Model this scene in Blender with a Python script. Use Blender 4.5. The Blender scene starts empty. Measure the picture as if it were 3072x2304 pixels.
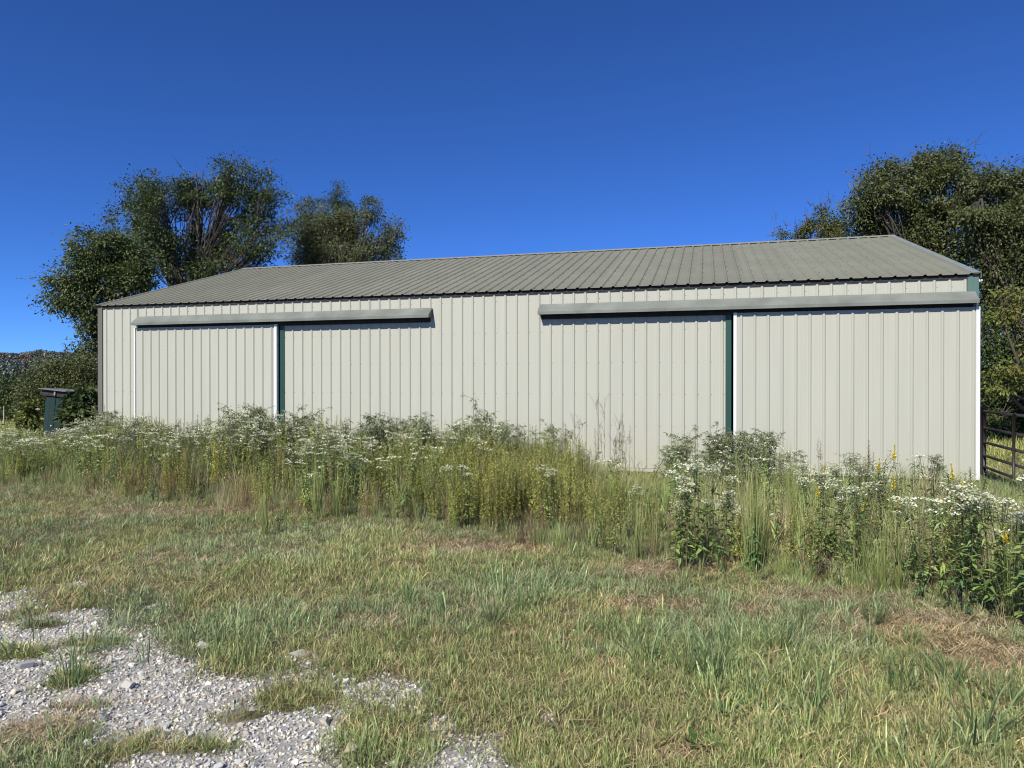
import bpy, math, random
import numpy as np
from mathutils import Vector, Matrix

# ------------------------------------------------------------------ camera, sky, sun, exposure
scene = bpy.context.scene
COL = scene.collection
SRC_F, CAM_H, PITCH = 2075.73, 1.70, -0.0044          # focal length in photo pixels, eye height, tilt
cam_d = bpy.data.cameras.new('camera')
cam = bpy.data.objects.new('camera', cam_d); COL.objects.link(cam)
cam.location = (0, 0, CAM_H); cam.rotation_euler = (math.pi / 2 + PITCH, 0, 0)
cam_d.sensor_width = 36; cam_d.lens = 36 * SRC_F / 3072
cam_d.clip_start = 0.05; cam_d.clip_end = 6000
scene.camera = cam

SUN_EL, SUN_AZ = math.radians(42), math.radians(180 + 31)    # azimuth from +Y towards +X
world = bpy.data.worlds.new('World'); scene.world = world; world.use_nodes = True
wn = world.node_tree.nodes; wl = world.node_tree.links
sky = wn.new('ShaderNodeTexSky'); sky.sky_type = 'NISHITA'; sky.sun_disc = False
sky.sun_elevation = SUN_EL; sky.sun_rotation = SUN_AZ
sky.altitude = 150; sky.air_density = 0.6; sky.dust_density = 0.0; sky.ozone_density = 10.0
grade = wn.new('ShaderNodeMix'); grade.data_type = 'RGBA'; grade.blend_type = 'MULTIPLY'      # white balance of the phone's sky
grade.inputs['Factor'].default_value = 1; grade.inputs[7].default_value = (.54, .81, 1.18, 1)
wl.new(sky.outputs[0], grade.inputs[6]); wl.new(grade.outputs[2], wn['Background'].inputs['Color'])
wn['Background'].inputs['Strength'].default_value = 0.105

sun_d = bpy.data.lights.new('sun', 'SUN'); sun_d.energy = 4.9; sun_d.angle = math.radians(0.5)
sun_d.color = (1.0, 0.955, 0.87)
sun = bpy.data.objects.new('sun', sun_d); COL.objects.link(sun); sun.location = (-20, -40, 40)
to_sun = Vector((math.sin(SUN_AZ) * math.cos(SUN_EL), math.cos(SUN_AZ) * math.cos(SUN_EL), math.sin(SUN_EL)))
sun.rotation_euler = to_sun.to_track_quat('Z', 'Y').to_euler()

vs = scene.view_settings
vs.view_transform = 'Standard'; vs.look = 'None'; vs.exposure = 0.25; vs.gamma = 1.0; vs.use_curve_mapping = False
scene.render.resolution_x, scene.render.resolution_y = 1024, 768
scene.cycles.pixel_filter_type = 'BLACKMAN_HARRIS'; scene.cycles.filter_width = 1.1
scene.cycles.max_bounces = 4; scene.cycles.transmission_bounces = 2; scene.cycles.transparent_max_bounces = 4

rng = np.random.default_rng(11)
random.seed(4)

# ------------------------------------------------------------------ helpers
def px(x, y, Y):
    """photo pixel (3072 x 2304) at forward distance Y -> world point"""
    u = (x - 1536) / SRC_F; v = -(y - 1152) / SRC_F
    c, s = math.cos(PITCH), math.sin(PITCH)
    fy, fz = c - v * s, s + v * c
    return np.array([u * Y / fy, Y, CAM_H + fz * Y / fy])
HOR = 1152 + SRC_F * math.tan(PITCH)
def ground_px(x, y):
    Y = CAM_H * SRC_F / (y - HOR)
    return np.array([(x - 1536) / SRC_F * Y, Y])
def to_px(P):
    """world -> photo pixel x and y"""
    P = np.asarray(P, float)
    return 1536 + SRC_F * P[..., 0] / P[..., 1], HOR - SRC_F * (P[..., 2] - CAM_H) / P[..., 1]

def unit(v):
    return v / np.maximum(np.linalg.norm(v, axis=-1, keepdims=True), 1e-9)

_tab = np.random.default_rng(5).random((256, 256))
def vnoise(x, y, s=1.0, seed=0):
    x = np.asarray(x, float) / s + seed * 17.3; y = np.asarray(y, float) / s + seed * 9.1
    xi = np.floor(x).astype(int); yi = np.floor(y).astype(int); fx = x - xi; fy = y - yi
    fx = fx * fx * (3 - 2 * fx); fy = fy * fy * (3 - 2 * fy)
    g = lambda a, b: _tab[a % 256, b % 256]
    return (g(xi, yi) * (1 - fx) + g(xi + 1, yi) * fx) * (1 - fy) + (g(xi, yi + 1) * (1 - fx) + g(xi + 1, yi + 1) * fx) * fy
def fbm(x, y, s=1.0, seed=0):
    return (vnoise(x, y, s, seed) + .5 * vnoise(x, y, s / 2.1, seed + 3) + .25 * vnoise(x, y, s / 4.3, seed + 7)) / 1.75
def gz(x, y):
    """ground height"""
    return 0.07 * (fbm(x, y, 2.6, 2) - .5) * np.clip((np.asarray(y, float) + 3) / 3, 0, 1)

class Geo:
    def __init__(s): s.v = []; s.c = []; s.f = []; s.n = 0
    def add(s, V, F, C):
        V = np.asarray(V, float).reshape(-1, 3); F = np.asarray(F, int)
        C = np.broadcast_to(np.asarray(C, float), (len(V), 3))
        s.v.append(V); s.c.append(C); s.f.append(F + s.n); s.n += len(V)
        return s
    def mesh(s, name, mat, smooth=False):
        V = np.concatenate(s.v); C = np.concatenate(s.c)
        me = bpy.data.meshes.new(name)
        me.vertices.add(len(V)); me.vertices.foreach_set('co', V.astype(np.float32).ravel())
        loops = np.concatenate([f.ravel() for f in s.f])
        sizes = np.concatenate([np.full(len(f), f.shape[1]) for f in s.f])
        me.loops.add(len(loops)); me.loops.foreach_set('vertex_index', loops.astype(np.int32))
        me.polygons.add(len(sizes))
        st = np.concatenate([[0], np.cumsum(sizes)[:-1]])
        me.polygons.foreach_set('loop_start', st.astype(np.int32))
        me.update(calc_edges=True)
        a = me.color_attributes.new('Col', 'FLOAT_COLOR', 'POINT')
        a.data.foreach_set('color', np.concatenate([C, np.ones((len(C), 1))], 1).astype(np.float32).ravel())
        me.polygons.foreach_set('use_smooth', np.full(len(sizes), bool(smooth)))
        if mat: me.materials.append(mat)
        me.validate()
        return me
    # --- vectorised pieces
    def leaves(s, P, D, S, L, W, C, droop=0.0):
        """pointed leaves: base P, direction D, side S, length L, width W, colour C (N,3)"""
        n = len(P); L = np.broadcast_to(L, n)[:, None]; W = np.broadcast_to(W, n)[:, None]
        N = np.cross(D, S)
        a = P; b = P + D * L * .45 + S * W * .5 + N * W * .12; d = P + D * L * .45 - S * W * .5 + N * W * .12
        c = P + D * L; c = c - np.array([0, 0, 1.]) * (L * droop)
        V = np.stack([a, b, c, d], 1).reshape(-1, 3)
        F = np.arange(4 * n).reshape(n, 4)
        s.add(V, F, np.repeat(np.broadcast_to(C, (n, 3)), 4, 0))
    def blades(s, P, az, lean, bend, L, W, C, C2=None):
        """grass blades, 3 bent segments"""
        n = len(P); h = np.stack([np.cos(az), np.sin(az), np.zeros(n)], 1)
        S = np.stack([-np.sin(az), np.cos(az), np.zeros(n)], 1)
        tw = rng.uniform(-.9, .9, n)[:, None]; S = S * np.cos(tw) + h * np.sin(tw)
        L = np.broadcast_to(L, n); W = np.broadcast_to(W, n); C = np.broadcast_to(C, (n, 3))
        C2 = C if C2 is None else np.broadcast_to(C2, (n, 3))
        lv = []; cl = []; pos = P.copy(); ang = np.array(lean, float) * np.ones(n)
        ts = [0, .36, .7, 1.0]; ws = [.8, 1.0, .7, 0]
        for k, t in enumerate(ts):
            if k:
                seg = (t - ts[k - 1]) * L
                pos = pos + (h * np.sin(ang)[:, None] + np.array([0, 0, 1.]) * np.cos(ang)[:, None]) * seg[:, None]
                ang = ang + bend * (t)
            cc = C * (1 - t) + C2 * t
            if ws[k] > 0:
                lv += [pos - S * (W * ws[k] * .5)[:, None], pos + S * (W * ws[k] * .5)[:, None]]; cl += [cc, cc]
            else: lv.append(pos); cl.append(cc)
        V = np.stack(lv, 1).reshape(-1, 3); CC = np.stack(cl, 1).reshape(-1, 3)
        o = (np.arange(n) * 7)[:, None]
        s.add(V, np.concatenate([o + [0, 1, 3, 2], o + [2, 3, 5, 4]]), CC)
        s.f.append(np.concatenate([o + [4, 5, 6]]) + (s.n - len(V)))
    def tubes(s, paths, radii, C, sides=4, cap=False):
        """paths (N,k,3), radii (N,k)"""
        paths = np.asarray(paths, float); radii = np.asarray(radii, float)
        N, k, _ = paths.shape
        T = unit(np.gradient(paths, axis=1)) if k > 2 else np.repeat(unit(paths[:, 1:] - paths[:, :1]), 2, 1)
        ref = np.where(np.abs(T[..., 2:3]) > .92, np.array([1., 0, 0]), np.array([0, 0, 1.]))
        A = unit(np.cross(T, ref)); B = np.cross(T, A)
        th = np.arange(sides) * 2 * np.pi / sides
        ring = A[:, :, None] * np.cos(th)[None, None, :, None] + B[:, :, None] * np.sin(th)[None, None, :, None]
        V = paths[:, :, None] + ring * radii[:, :, None, None]
        base = (np.arange(N) * k * sides)[:, None, None] + (np.arange(k - 1) * sides)[None, :, None]
        j = np.arange(sides)[None, None, :]; j2 = (j + 1) % sides
        F = np.stack([base + j, base + j2, base + sides + j2, base + sides + j], -1).reshape(-1, 4)
        C = np.asarray(C, float)
        if C.ndim == 2: C = np.repeat(C, k * sides, 0)
        s.add(V.reshape(-1, 3), F, C)
        if cap:
            o = s.n - N * k * sides
            for i in range(N):
                a = o + i * k * sides; b = a + (k - 1) * sides
                s.f.append(np.array([np.arange(a, a + sides)])); s.f.append(np.array([np.arange(b, b + sides)[::-1]]))
    def box(s, lo, hi, C=(1, 1, 1)):
        x0, y0, z0 = lo; x1, y1, z1 = hi
        V = [(x0, y0, z0), (x1, y0, z0), (x1, y1, z0), (x0, y1, z0), (x0, y0, z1), (x1, y0, z1), (x1, y1, z1), (x0, y1, z1)]
        F = [(0, 3, 2, 1), (4, 5, 6, 7), (0, 1, 5, 4), (1, 2, 6, 5), (2, 3, 7, 6), (3, 0, 4, 7)]
        return s.add(V, F, C)
    def prism(s, poly, x0, x1, C=(1, 1, 1)):
        """closed (y,z) outline extruded along x"""
        n = len(poly)
        V = [(x0, a, b) for a, b in poly] + [(x1, a, b) for a, b in poly]
        F = [(i, (i + 1) % n, n + (i + 1) % n, n + i) for i in range(n)]
        s.add(V, F, C); o = s.n - 2 * n
        s.f.append(np.array([np.arange(o + n - 1, o - 1, -1)])); s.f.append(np.array([np.arange(o + n, o + 2 * n)]))
        return s

def obj(name, me, parent=None, loc=(0, 0, 0), rot=(0, 0, 0), scale=(1, 1, 1)):
    o = bpy.data.objects.new(name, me); COL.objects.link(o)
    o.parent = parent; o.location = loc; o.rotation_euler = rot; o.scale = scale
    return o
def tag(o, label=None, cat=None, group=None, kind=None):
    if label: o['label'] = label
    if cat: o['category'] = cat
    if group: o['group'] = group
    if kind: o['kind'] = kind
    return o
def empty(name, loc=(0, 0, 0), rot=(0, 0, 0)):
    o = bpy.data.objects.new(name, None); COL.objects.link(o); o.location = loc; o.rotation_euler = rot
    o.empty_display_size = .2
    return o

# ------------------------------------------------------------------ materials
def newmat(name):
    m = bpy.data.materials.new(name); m.use_nodes = True
    nt = m.node_tree; return m, nt, nt.nodes, nt.links, nt.nodes['Principled BSDF']
def paint(name, col, rough=.5, metal=0.0, var=.08, vscale=1.5, streak=True, spec=.5, dirt=None, bump=0.0):
    """painted sheet metal / wood: noise-modulated colour, slight gloss variation"""
    m, nt, N, L, B = newmat(name)
    tc = N.new('ShaderNodeTexCoord'); mp = N.new('ShaderNodeMapping')
    mp.inputs['Scale'].default_value = (vscale * 6, vscale * 6, vscale * .5) if streak else (vscale,) * 3
    nz = N.new('ShaderNodeTexNoise'); nz.inputs['Scale'].default_value = 1; nz.inputs['Detail'].default_value = 5
    L.new(tc.outputs['Object'], mp.inputs[0]); L.new(mp.outputs[0], nz.inputs[0])
    rp = N.new('ShaderNodeValToRGB'); rp.color_ramp.elements[0].position = .3; rp.color_ramp.elements[1].position = .7
    c = np.array(col)
    d = np.array(dirt) if dirt is not None else c * (1 - 1.4 * var)
    rp.color_ramp.elements[0].color = (*d, 1); rp.color_ramp.elements[1].color = (*np.minimum(c * (1 + .5 * var), 1), 1)
    oi = N.new('ShaderNodeObjectInfo'); hs = N.new('ShaderNodeHueSaturation')
    mr = N.new('ShaderNodeMapRange'); mr.inputs[3].default_value = 1 - var * .35; mr.inputs[4].default_value = 1 + var * .35
    L.new(oi.outputs['Random'], mr.inputs[0]); L.new(mr.outputs[0], hs.inputs['Value'])
    L.new(nz.outputs[0], rp.inputs[0]); L.new(rp.outputs[0], hs.inputs['Color']); L.new(hs.outputs[0], B.inputs['Base Color'])
    B.inputs['Roughness'].default_value = rough; B.inputs['Metallic'].default_value = metal
    B.inputs['Specular IOR Level'].default_value = spec
    if bump:
        n2 = N.new('ShaderNodeTexNoise'); n2.inputs['Scale'].default_value = 2.2; n2.inputs['Detail'].default_value = 2
        L.new(tc.outputs['Object'], n2.inputs[0])
        bp = N.new('ShaderNodeBump'); bp.inputs['Strength'].default_value = bump; bp.inputs['Distance'].default_value = .02
        L.new(n2.outputs[0], bp.inputs['Height']); L.new(bp.outputs[0], B.inputs['Normal'])
    return m
def foliage(name, inst=False, trans=.3, rough=.5, var=.25, spec=.25):
    """colour from the mesh attribute, varied per instance, with light coming through the leaf"""
    m, nt, N, L, B = newmat(name)
    at = N.new('ShaderNodeAttribute'); at.attribute_name = 'Col'
    src = at.outputs['Color']
    hs = N.new('ShaderNodeHueSaturation'); oi = N.new('ShaderNodeObjectInfo')
    mr = N.new('ShaderNodeMapRange'); mr.inputs[3].default_value = 1 - var; mr.inputs[4].default_value = 1 + var
    L.new(oi.outputs['Random'], mr.inputs[0]); L.new(mr.outputs[0], hs.inputs['Value'])
    if inst:
        ti = N.new('ShaderNodeAttribute'); ti.attribute_type = 'INSTANCER'; ti.attribute_name = 'tint'
        mx = N.new('ShaderNodeMix'); mx.data_type = 'RGBA'; mx.blend_type = 'MULTIPLY'; mx.inputs['Factor'].default_value = 1
        L.new(at.outputs['Color'], mx.inputs[6]); L.new(ti.outputs['Color'], mx.inputs[7]); src = mx.outputs[2]
    L.new(src, hs.inputs['Color']); L.new(hs.outputs[0], B.inputs['Base Color'])
    B.inputs['Roughness'].default_value = rough; B.inputs['Specular IOR Level'].default_value = spec
    if trans > 0:
        tr = N.new('ShaderNodeBsdfTranslucent'); ms = N.new('ShaderNodeMixShader'); ms.inputs[0].default_value = trans
        L.new(hs.outputs[0], tr.inputs[0]); L.new(B.outputs[0], ms.inputs[1]); L.new(tr.outputs[0], ms.inputs[2])
        L.new(ms.outputs[0], N['Material Output'].inputs['Surface'])
    return m

M = {}
M['wall'] = paint('wall_paint', (.456, .452, .368), .45, 0, .035, .8, True, .35, bump=.05)
M['white'] = paint('white_trim', (.74, .745, .735), .4, 0, .03)
M['roof'] = paint('weathered_roof_paint', (.222, .220, .158), .6, 0, .12, .9, False, .4, bump=.05)
M['cover'] = paint('weathered_cover_paint', (.20, .215, .185), .6, 0, .2, 2.2, False, .3)
M['trim_green'] = paint('green_trim_paint', (.016, .062, .045), .45, 0, .15)
M['trim_teal'] = paint('faded_green_trim', (.105, .18, .145), .5, 0, .12)
M['trim_taupe'] = paint('taupe_trim', (.15, .145, .115), .5, 0, .12)
M['rake'] = paint('faded_rake_trim', (.225, .255, .22), .5, 0, .12)
M['ridge'] = paint('ridge_cap_paint', (.27, .265, .205), .5, 0, .12)
M['dark'] = paint('dark_timber_and_shade', (.03, .028, .025), .8, 0, .3)  # framing timber, and the strips that stand in for deep shade
M['screw'] = paint('screw_metal', (.12, .11, .10), .4, .5, .2)
M['shed'] = paint('dark_green_boards', (.008, .034, .030), .75, 0, .5, 2.0, True, .2, dirt=(.028, .034, .034))
M['pale_wood'] = paint('weathered_pale_wood', (.40, .36, .30), .8, 0, .35, 2.0, False)
M['gate'] = paint('brown_gate_steel', (.022, .019, .018), .5, .2, .4, 3.0, False, dirt=(.045, .030, .024))
M['bark'] = foliage('bark', False, 0, .85, .1)
M['leaf'] = foliage('leaf', False, .28, .45, .0, .35)
M['plant'] = foliage('plant', False, .3, .5, .12)
M['inst'] = foliage('scattered_plant', True, .2, .42, .25, .45)
M['dry'] = foliage('scattered_straw', True, 0, .7, .2, .1)
M['stone'] = foliage('stone', True, 0, .85, .16, .2)
M['rock'] = foliage('rock', False, 0, .85, .05, .2)

# ------------------------------------------------------------------ gravel drive outline (ground plan)
_edge = [(0, 1785), (130, 1800), (300, 1868), (520, 1905), (700, 1985), (880, 1985), (1010, 2075), (1130, 2160), (1330, 2230), (1480, 2304), (1620, 2420)]
GRAVEL = [tuple(ground_px(*p)) for p in _edge]
GRAVEL = [(-14, 7.0), (-7, 6.3)] + GRAVEL + [(1.0, -3.5), (-14, -3.5)]
def poly_sd(x, y, poly):
    """signed distance, positive inside"""
    x = np.asarray(x, float); y = np.asarray(y, float)
    d = np.full(x.shape, 1e9); ins = np.zeros(x.shape, bool)
    n = len(poly)
    for i in range(n):
        x0, y0 = poly[i]; x1, y1 = poly[(i + 1) % n]
        ex, ey = x1 - x0, y1 - y0
        t = np.clip(((x - x0) * ex + (y - y0) * ey) / (ex * ex + ey * ey), 0, 1)
        d = np.minimum(d, np.hypot(x - x0 - t * ex, y - y0 - t * ey))
        c = ((y0 > y) != (y1 > y)) & (x < (x1 - x0) * (y - y0) / ((y1 - y0) if abs(y1 - y0) > 1e-9 else 1e-9) + x0)
        ins ^= c
    return np.where(ins, d, -d)
# grass tufts / strips growing in the gravel and bare stony spots in the grass: (photo x, y, radius x m, radius y m)
TUFT = [(205, 2035, .16, .20), (290, 1925, .22, .10), (60, 1955, .20, .10), (560, 1945, .12, .08), (120, 1870, .18, .07),
        (870, 2095, .26, .17), (245, 2118, .16, .05), (60, 2230, .26, .22), (500, 2245, .30, .10), (330, 2265, .18, .08), (720, 2150, .14, .10),
        (420, 1985, .05, .05), (150, 2300, .3, .1)]
BARE = [(885, 1965, .14, .09), (1010, 2075, .2, .10), (1330, 2175, .09, .08), (1460, 2235, .13, .12), (330, 1775, .1, .06), (60, 1775, .1, .05), (1480, 2290, .1, .1), (1640, 2150, .05, .05)]
TUFT = [(*ground_px(a, b), c, d) for a, b, c, d in TUFT]; BARE = [(*ground_px(a, b), c, d) for a, b, c, d in BARE]
def blob(x, y, lst):
    r = np.full(np.shape(x), -9.0)
    for cx, cy, rx, ry in lst:
        r = np.maximum(r, 1 - np.hypot((x - cx) / rx, (y - cy) / ry))
    return r
def gravel_amount(x, y):
    """1 on the stony drive, 0 in the grass"""
    n = fbm(x, y, .5, 4) - .5
    a = np.clip(.5 + (poly_sd(x, y, GRAVEL) + 1.3 * n) / .38, 0, 1)
    a = np.maximum(a, np.clip((blob(x, y, BARE) + 1.5 * n) * 3, 0, 1) * .9)
    a = a * (1 - np.clip((blob(x, y, TUFT) + 1.1 * n + .1) * 4, 0, 1))
    return a

# ------------------------------------------------------------------ ground: one sheet out to the horizon
def axis(lo, hi, d, far_lo, far_hi):
    a = list(np.arange(lo, hi + 1e-6, d)); s = d; x = lo; L_ = []
    while x > far_lo: s *= 1.28; x -= s; L_.append(x)
    s = d; x = hi; R_ = []
    while x < far_hi: s *= 1.28; x += s; R_.append(x)
    return np.array(L_[::-1] + a + R_)
gx = axis(-11, 11, .10, -2500, 2500); gy = axis(1.5, 14, .10, -1500, 3000)
GX, GY = np.meshgrid(gx, gy)
near = np.clip(1 - (np.hypot(GX, GY - 8) - 30) / 20, 0, 1)
GZ = gz(GX, GY) * near
n1, n0 = len(gx), len(gy)
g = Geo(); ii = (np.arange(n0 - 1)[:, None] * n1 + np.arange(n1 - 1)[None, :]).ravel()
ga = gravel_amount(GX, GY).ravel()
g.add(np.stack([GX, GY, GZ], -1).reshape(-1, 3), np.stack([ii, ii + 1, ii + n1 + 1, ii + n1], 1), np.stack([ga, ga, ga], 1))
m, nt, N, L, B = newmat('ground_soil')
tc = N.new('ShaderNodeTexCoord')
def noise_ramp(scale, stops, detail=6):
    nz = N.new('ShaderNodeTexNoise'); nz.inputs['Scale'].default_value = scale; nz.inputs['Detail'].default_value = detail; nz.inputs['Roughness'].default_value = .7
    L.new(tc.outputs['Object'], nz.inputs[0]); r = N.new('ShaderNodeValToRGB')
    r.color_ramp.elements[0].position = stops[0][0]; r.color_ramp.elements[0].color = (*stops[0][1], 1)
    r.color_ramp.elements[1].position = stops[-1][0]; r.color_ramp.elements[1].color = (*stops[-1][1], 1)
    for p, c in stops[1:-1]: e = r.color_ramp.elements.new(p); e.color = (*c, 1)
    L.new(nz.outputs[0], r.inputs[0]); return r.outputs[0], nz.outputs[0]
soil, _ = noise_ramp(9, [(.3, (.075, .062, .035)), (.5, (.13, .105, .06)), (.7, (.21, .17, .105))])
field, _ = noise_ramp(.35, [(.35, (.09, .10, .035)), (.65, (.17, .15, .07))])
grit, gh = noise_ramp(60, [(.3, (.30, .28, .245)), (.7, (.50, .48, .435))])
at = N.new('ShaderNodeAttribute'); at.attribute_name = 'Col'
mx = N.new('ShaderNodeMix'); mx.data_type = 'RGBA'; L.new(at.outputs['Fac'], mx.inputs['Factor']); L.new(grit, mx.inputs[7])
mf = N.new('ShaderNodeMix'); mf.data_type = 'RGBA'; mf.inputs['Factor'].default_value = .35
L.new(soil, mf.inputs[6]); L.new(field, mf.inputs[7]); L.new(mf.outputs[2], mx.inputs[6])
L.new(mx.outputs[2], B.inputs['Base Color']); B.inputs['Roughness'].default_value = .95; B.inputs['Specular IOR Level'].default_value = .1
bp = N.new('ShaderNodeBump'); bp.inputs['Strength'].default_value = .8; bp.inputs['Distance'].default_value = .02
L.new(gh, bp.inputs['Height']); L.new(bp.outputs[0], B.inputs['Normal'])
tag(obj('ground', g.mesh('ground', m, True)), 'rough grassy ground sheet reaching to the distant hill', 'ground', kind='structure')

# ------------------------------------------------------------------ pole barn
PHI, BX, BY, LEN, DEP = 0.2728, 7.73, 11.4526, 18.24, 5.494
EAVE, RIDGE = 1.70 + 1.796, 1.70 + 3.5235
barn = empty('pole_barn', (BX, BY, 0), (0, 0, -PHI))
tag(barn, 'long cream ribbed metal pole barn with grey-green roof and two sliding doors', 'barn')
WY = 0.075                       # wall sheet plane (front), roof edge is at 0
RB, RH = 0.2286, 0.021
def rib_line(w, first, pitch=RB):
    """(x, out) outline of ribbed sheet from 0 to w"""
    pts = [(0, 0)]
    x = first
    while x < w + .03:
        for dx, o in ((-.03, 0), (-.012, RH), (.012, RH), (.03, 0)): pts.append((x + dx, o))
        for q in (.076, .152):
            for dx, o in ((-.012, 0), (0, .0014), (.012, 0)): pts.append((x + q + dx, o))
        x += pitch
    pts = [p for p in pts if 0 <= p[0] <= w]
    pts.append((w, 0))
    return [p for i, p in enumerate(pts) if i == 0 or p[0] > pts[i - 1][0] + 1e-5]
_pc = {}
def wall_sheet(w, h, first, mat):
    """sheet standing in x,z; outside is -y"""
    key = (round(w, 3), round(h, 3), round(first, 3), mat)
    if key in _pc: return _pc[key]
    l = rib_line(w, first); n = len(l); t = .003
    V = [(x, -o, 0) for x, o in l] + [(x, -o, h) for x, o in l] + [(x, -o + t, 0) for x, o in l] + [(x, -o + t, h) for x, o in l]
    F = [(i, i + 1, n + i + 1, n + i) for i in range(n - 1)] + [(2 * n + i + 1, 2 * n + i, 3 * n + i, 3 * n + i + 1) for i in range(n - 1)]
    F += [(i + 1, i, 2 * n + i, 2 * n + i + 1) for i in range(n - 1)] + [(n + i, n + i + 1, 3 * n + i + 1, 3 * n + i) for i in range(n - 1)]
    F += [(0, n, 3 * n, 2 * n), (n - 1, 3 * n - 1, 4 * n - 1, 2 * n - 1)]
    g = Geo().add(V, F, (1, 1, 1))
    _pc[key] = g.mesh('ribbed_sheet', M[mat]); return _pc[key]
S = lambda s: -s                 # distance from right corner along the wall -> local x
OPEN = [(0.10, 3.93), (13.27, 17.10)]         # door openings along the wall
TOPW, HEAD = EAVE - .085, 3.12
fw = Geo()
fw.box((-LEN + .02, WY + .02, HEAD + .02), (-.02, WY + .06, HEAD + .30))                      # header girt
for a, b in ((OPEN[0][1] + .01, OPEN[1][0] - .01), (OPEN[1][1] + .01, LEN - .03)):
    fw.box((-b, WY + .02, .0), (-a, WY + .06, HEAD))
front = obj('front_wall', fw.mesh('front_wall', M['dark']), barn)
edge0 = 18.0142 + RB / 2
sl = [edge0 - 4 * RB * i for i in range(21)]
for i in range(20):
    hi_, lo_ = sl[i], max(sl[i + 1], 0.02)
    cuts = [hi_] + sorted([c for o in OPEN for c in o if lo_ < c < hi_], reverse=True) + [lo_]
    for a, b in zip(cuts[:-1], cuts[1:]):
        if a - b < .012: continue
        mid = (a + b) / 2; op = any(o[0] < mid < o[1] for o in OPEN)
        z0 = HEAD if op else .06
        k = math.ceil((18.0142 - a) / RB - 1e-4); first = a - (18.0142 - k * RB)
        obj('wall_panel', wall_sheet(a - b, TOPW - z0, first, 'wall'), front, (-a, WY, z0))
obj('eave_shade_strip', Geo().box((-LEN + .13, WY - .028, TOPW - .004), (-.16, WY + .06, EAVE - .03)).mesh('eave_shade_strip', M['dark']), front)  # dark strip added to blacken the shade line under the eave
# splash board along the base, corner trims
bt = Geo()
for a, b in ((OPEN[0][1], OPEN[1][0]), (OPEN[1][1], LEN)): bt.box((-b + .01, WY - .012, -.05), (-a - .01, WY + .018, .055))
obj('skirt_board', bt.mesh('skirt_board', M['wall']), front)
obj('corner_trim', Geo().box((-LEN, WY - .028, 0), (-LEN + .125, WY + .10, EAVE - .03)).mesh('corner_trim', M['trim_taupe']), front)
obj('corner_trim', Geo().box((-.155, WY - .028, 3.0), (.012, WY + .10, EAVE - .03)).mesh('corner_trim', M['trim_teal']), front)
obj('corner_trim', Geo().box((-.03, WY - .02, 0), (.002, WY + .10, 2.999)).mesh('corner_trim', M['wall']), front)
for a, w in ((OPEN[0][1], .10), (OPEN[1][0], .10)):
    s0 = a - .02 if a < 8 else a - w + .02
    obj('door_jamb', Geo().box((-s0 - w, WY - .026, .0), (-s0, WY + .08, HEAD)).mesh('door_jamb', M['trim_green']), front)
obj('door_jamb', Geo().box((-OPEN[1][1] - .02, WY - .026, .0), (-OPEN[1][1] + .06, WY + .08, HEAD)).mesh('door_jamb', M['trim_green']), front)
# other walls (seen only from the sides)
for nm, x in (('gable_wall', -.002), ('gable_wall', -LEN + .07)):
    g = Geo(); n = 49
    ys = np.linspace(WY + .08, 2 * DEP - WY, n)
    l = [(y, (RH if (i % 2) else 0)) for i, y in enumerate(ys)]
    V = []; 
    for y, o in l:
        sx = x + (o if x > -1 else -o)
        V += [(sx, y, 0), (sx, y, EAVE - .04 + (RIDGE - EAVE) * (1 - abs(y - DEP) / DEP))]
    g.add(V, [(2 * i, 2 * i + 2, 2 * i + 3, 2 * i + 1) for i in range(n - 1)], (1, 1, 1))
    obj(nm, g.mesh(nm, M['wall']), barn)
bw = obj('rear_wall', Geo().box((-LEN + .02, 2 * DEP - WY, 0), (-.02, 2 * DEP - WY + .04, TOPW)).mesh('rear_wall', M['wall']), barn)

# sliding doors: frame > panels, white edge trims
def door(s_right, s_left, ztop, first, lw, rw):
    d0, z0 = -.005, .07           # door sheet plane
    fr = Geo()
    for a, b in ((z0, z0 + .12), (1.5, 1.62), (ztop - .16, ztop - .04)): fr.box((-s_left + .02, d0 + .004, a), (-s_right - .02, d0 + .045, b))
    for xx in (-s_left + .02, -s_right - .12): fr.box((xx, d0 + .0035, z0 + .121), (xx + .10, d0 + .0455, ztop - .161))
    dr = obj('sliding_door', fr.mesh('sliding_door', M['dark']), barn)
    x = s_left; k = 0
    ribs = first
    while x > s_right + .01:
        nx = max(ribs - RB / 2 - 4 * RB * 0, s_right) if k == 0 else max(x - 4 * RB, s_right)
        if k == 0: nx = max(first - 3.5 * RB, s_right)
        kk = math.ceil((first - x) / RB - 1e-4)
        f0 = x - (first - kk * RB)
        obj('door_panel', wall_sheet(x - nx, ztop - z0, f0, 'wall'), dr, (-x, d0, z0)); x = nx; k += 1
    obj('edge_trim', Geo().box((-s_left - .012, d0 - .026, z0 - .01), (-s_left + lw, d0 + .05, ztop + .005)).mesh('edge_trim', M['white']), dr)
    obj('edge_trim', Geo().box((-s_right - rw, d0 - .026, z0 - .01), (-s_right + .012, d0 + .05, ztop + .005)).mesh('edge_trim', M['white']), dr)
    obj('bottom_rail', Geo().box((-s_left + lw, d0 - .022, z0 - .02), (-s_right - rw, d0 + .052, z0 + .03)).mesh('bottom_rail', M['wall']), dr)
    return dr
tag(door(0.006, 3.862, 2.925, 3.862 - .12, .042, .045), 'cream ribbed sliding door at the near right end')
tag(door(13.335, 17.105, 2.925, 16.894, .022, .05), 'cream ribbed sliding door at the far left end')
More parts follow.
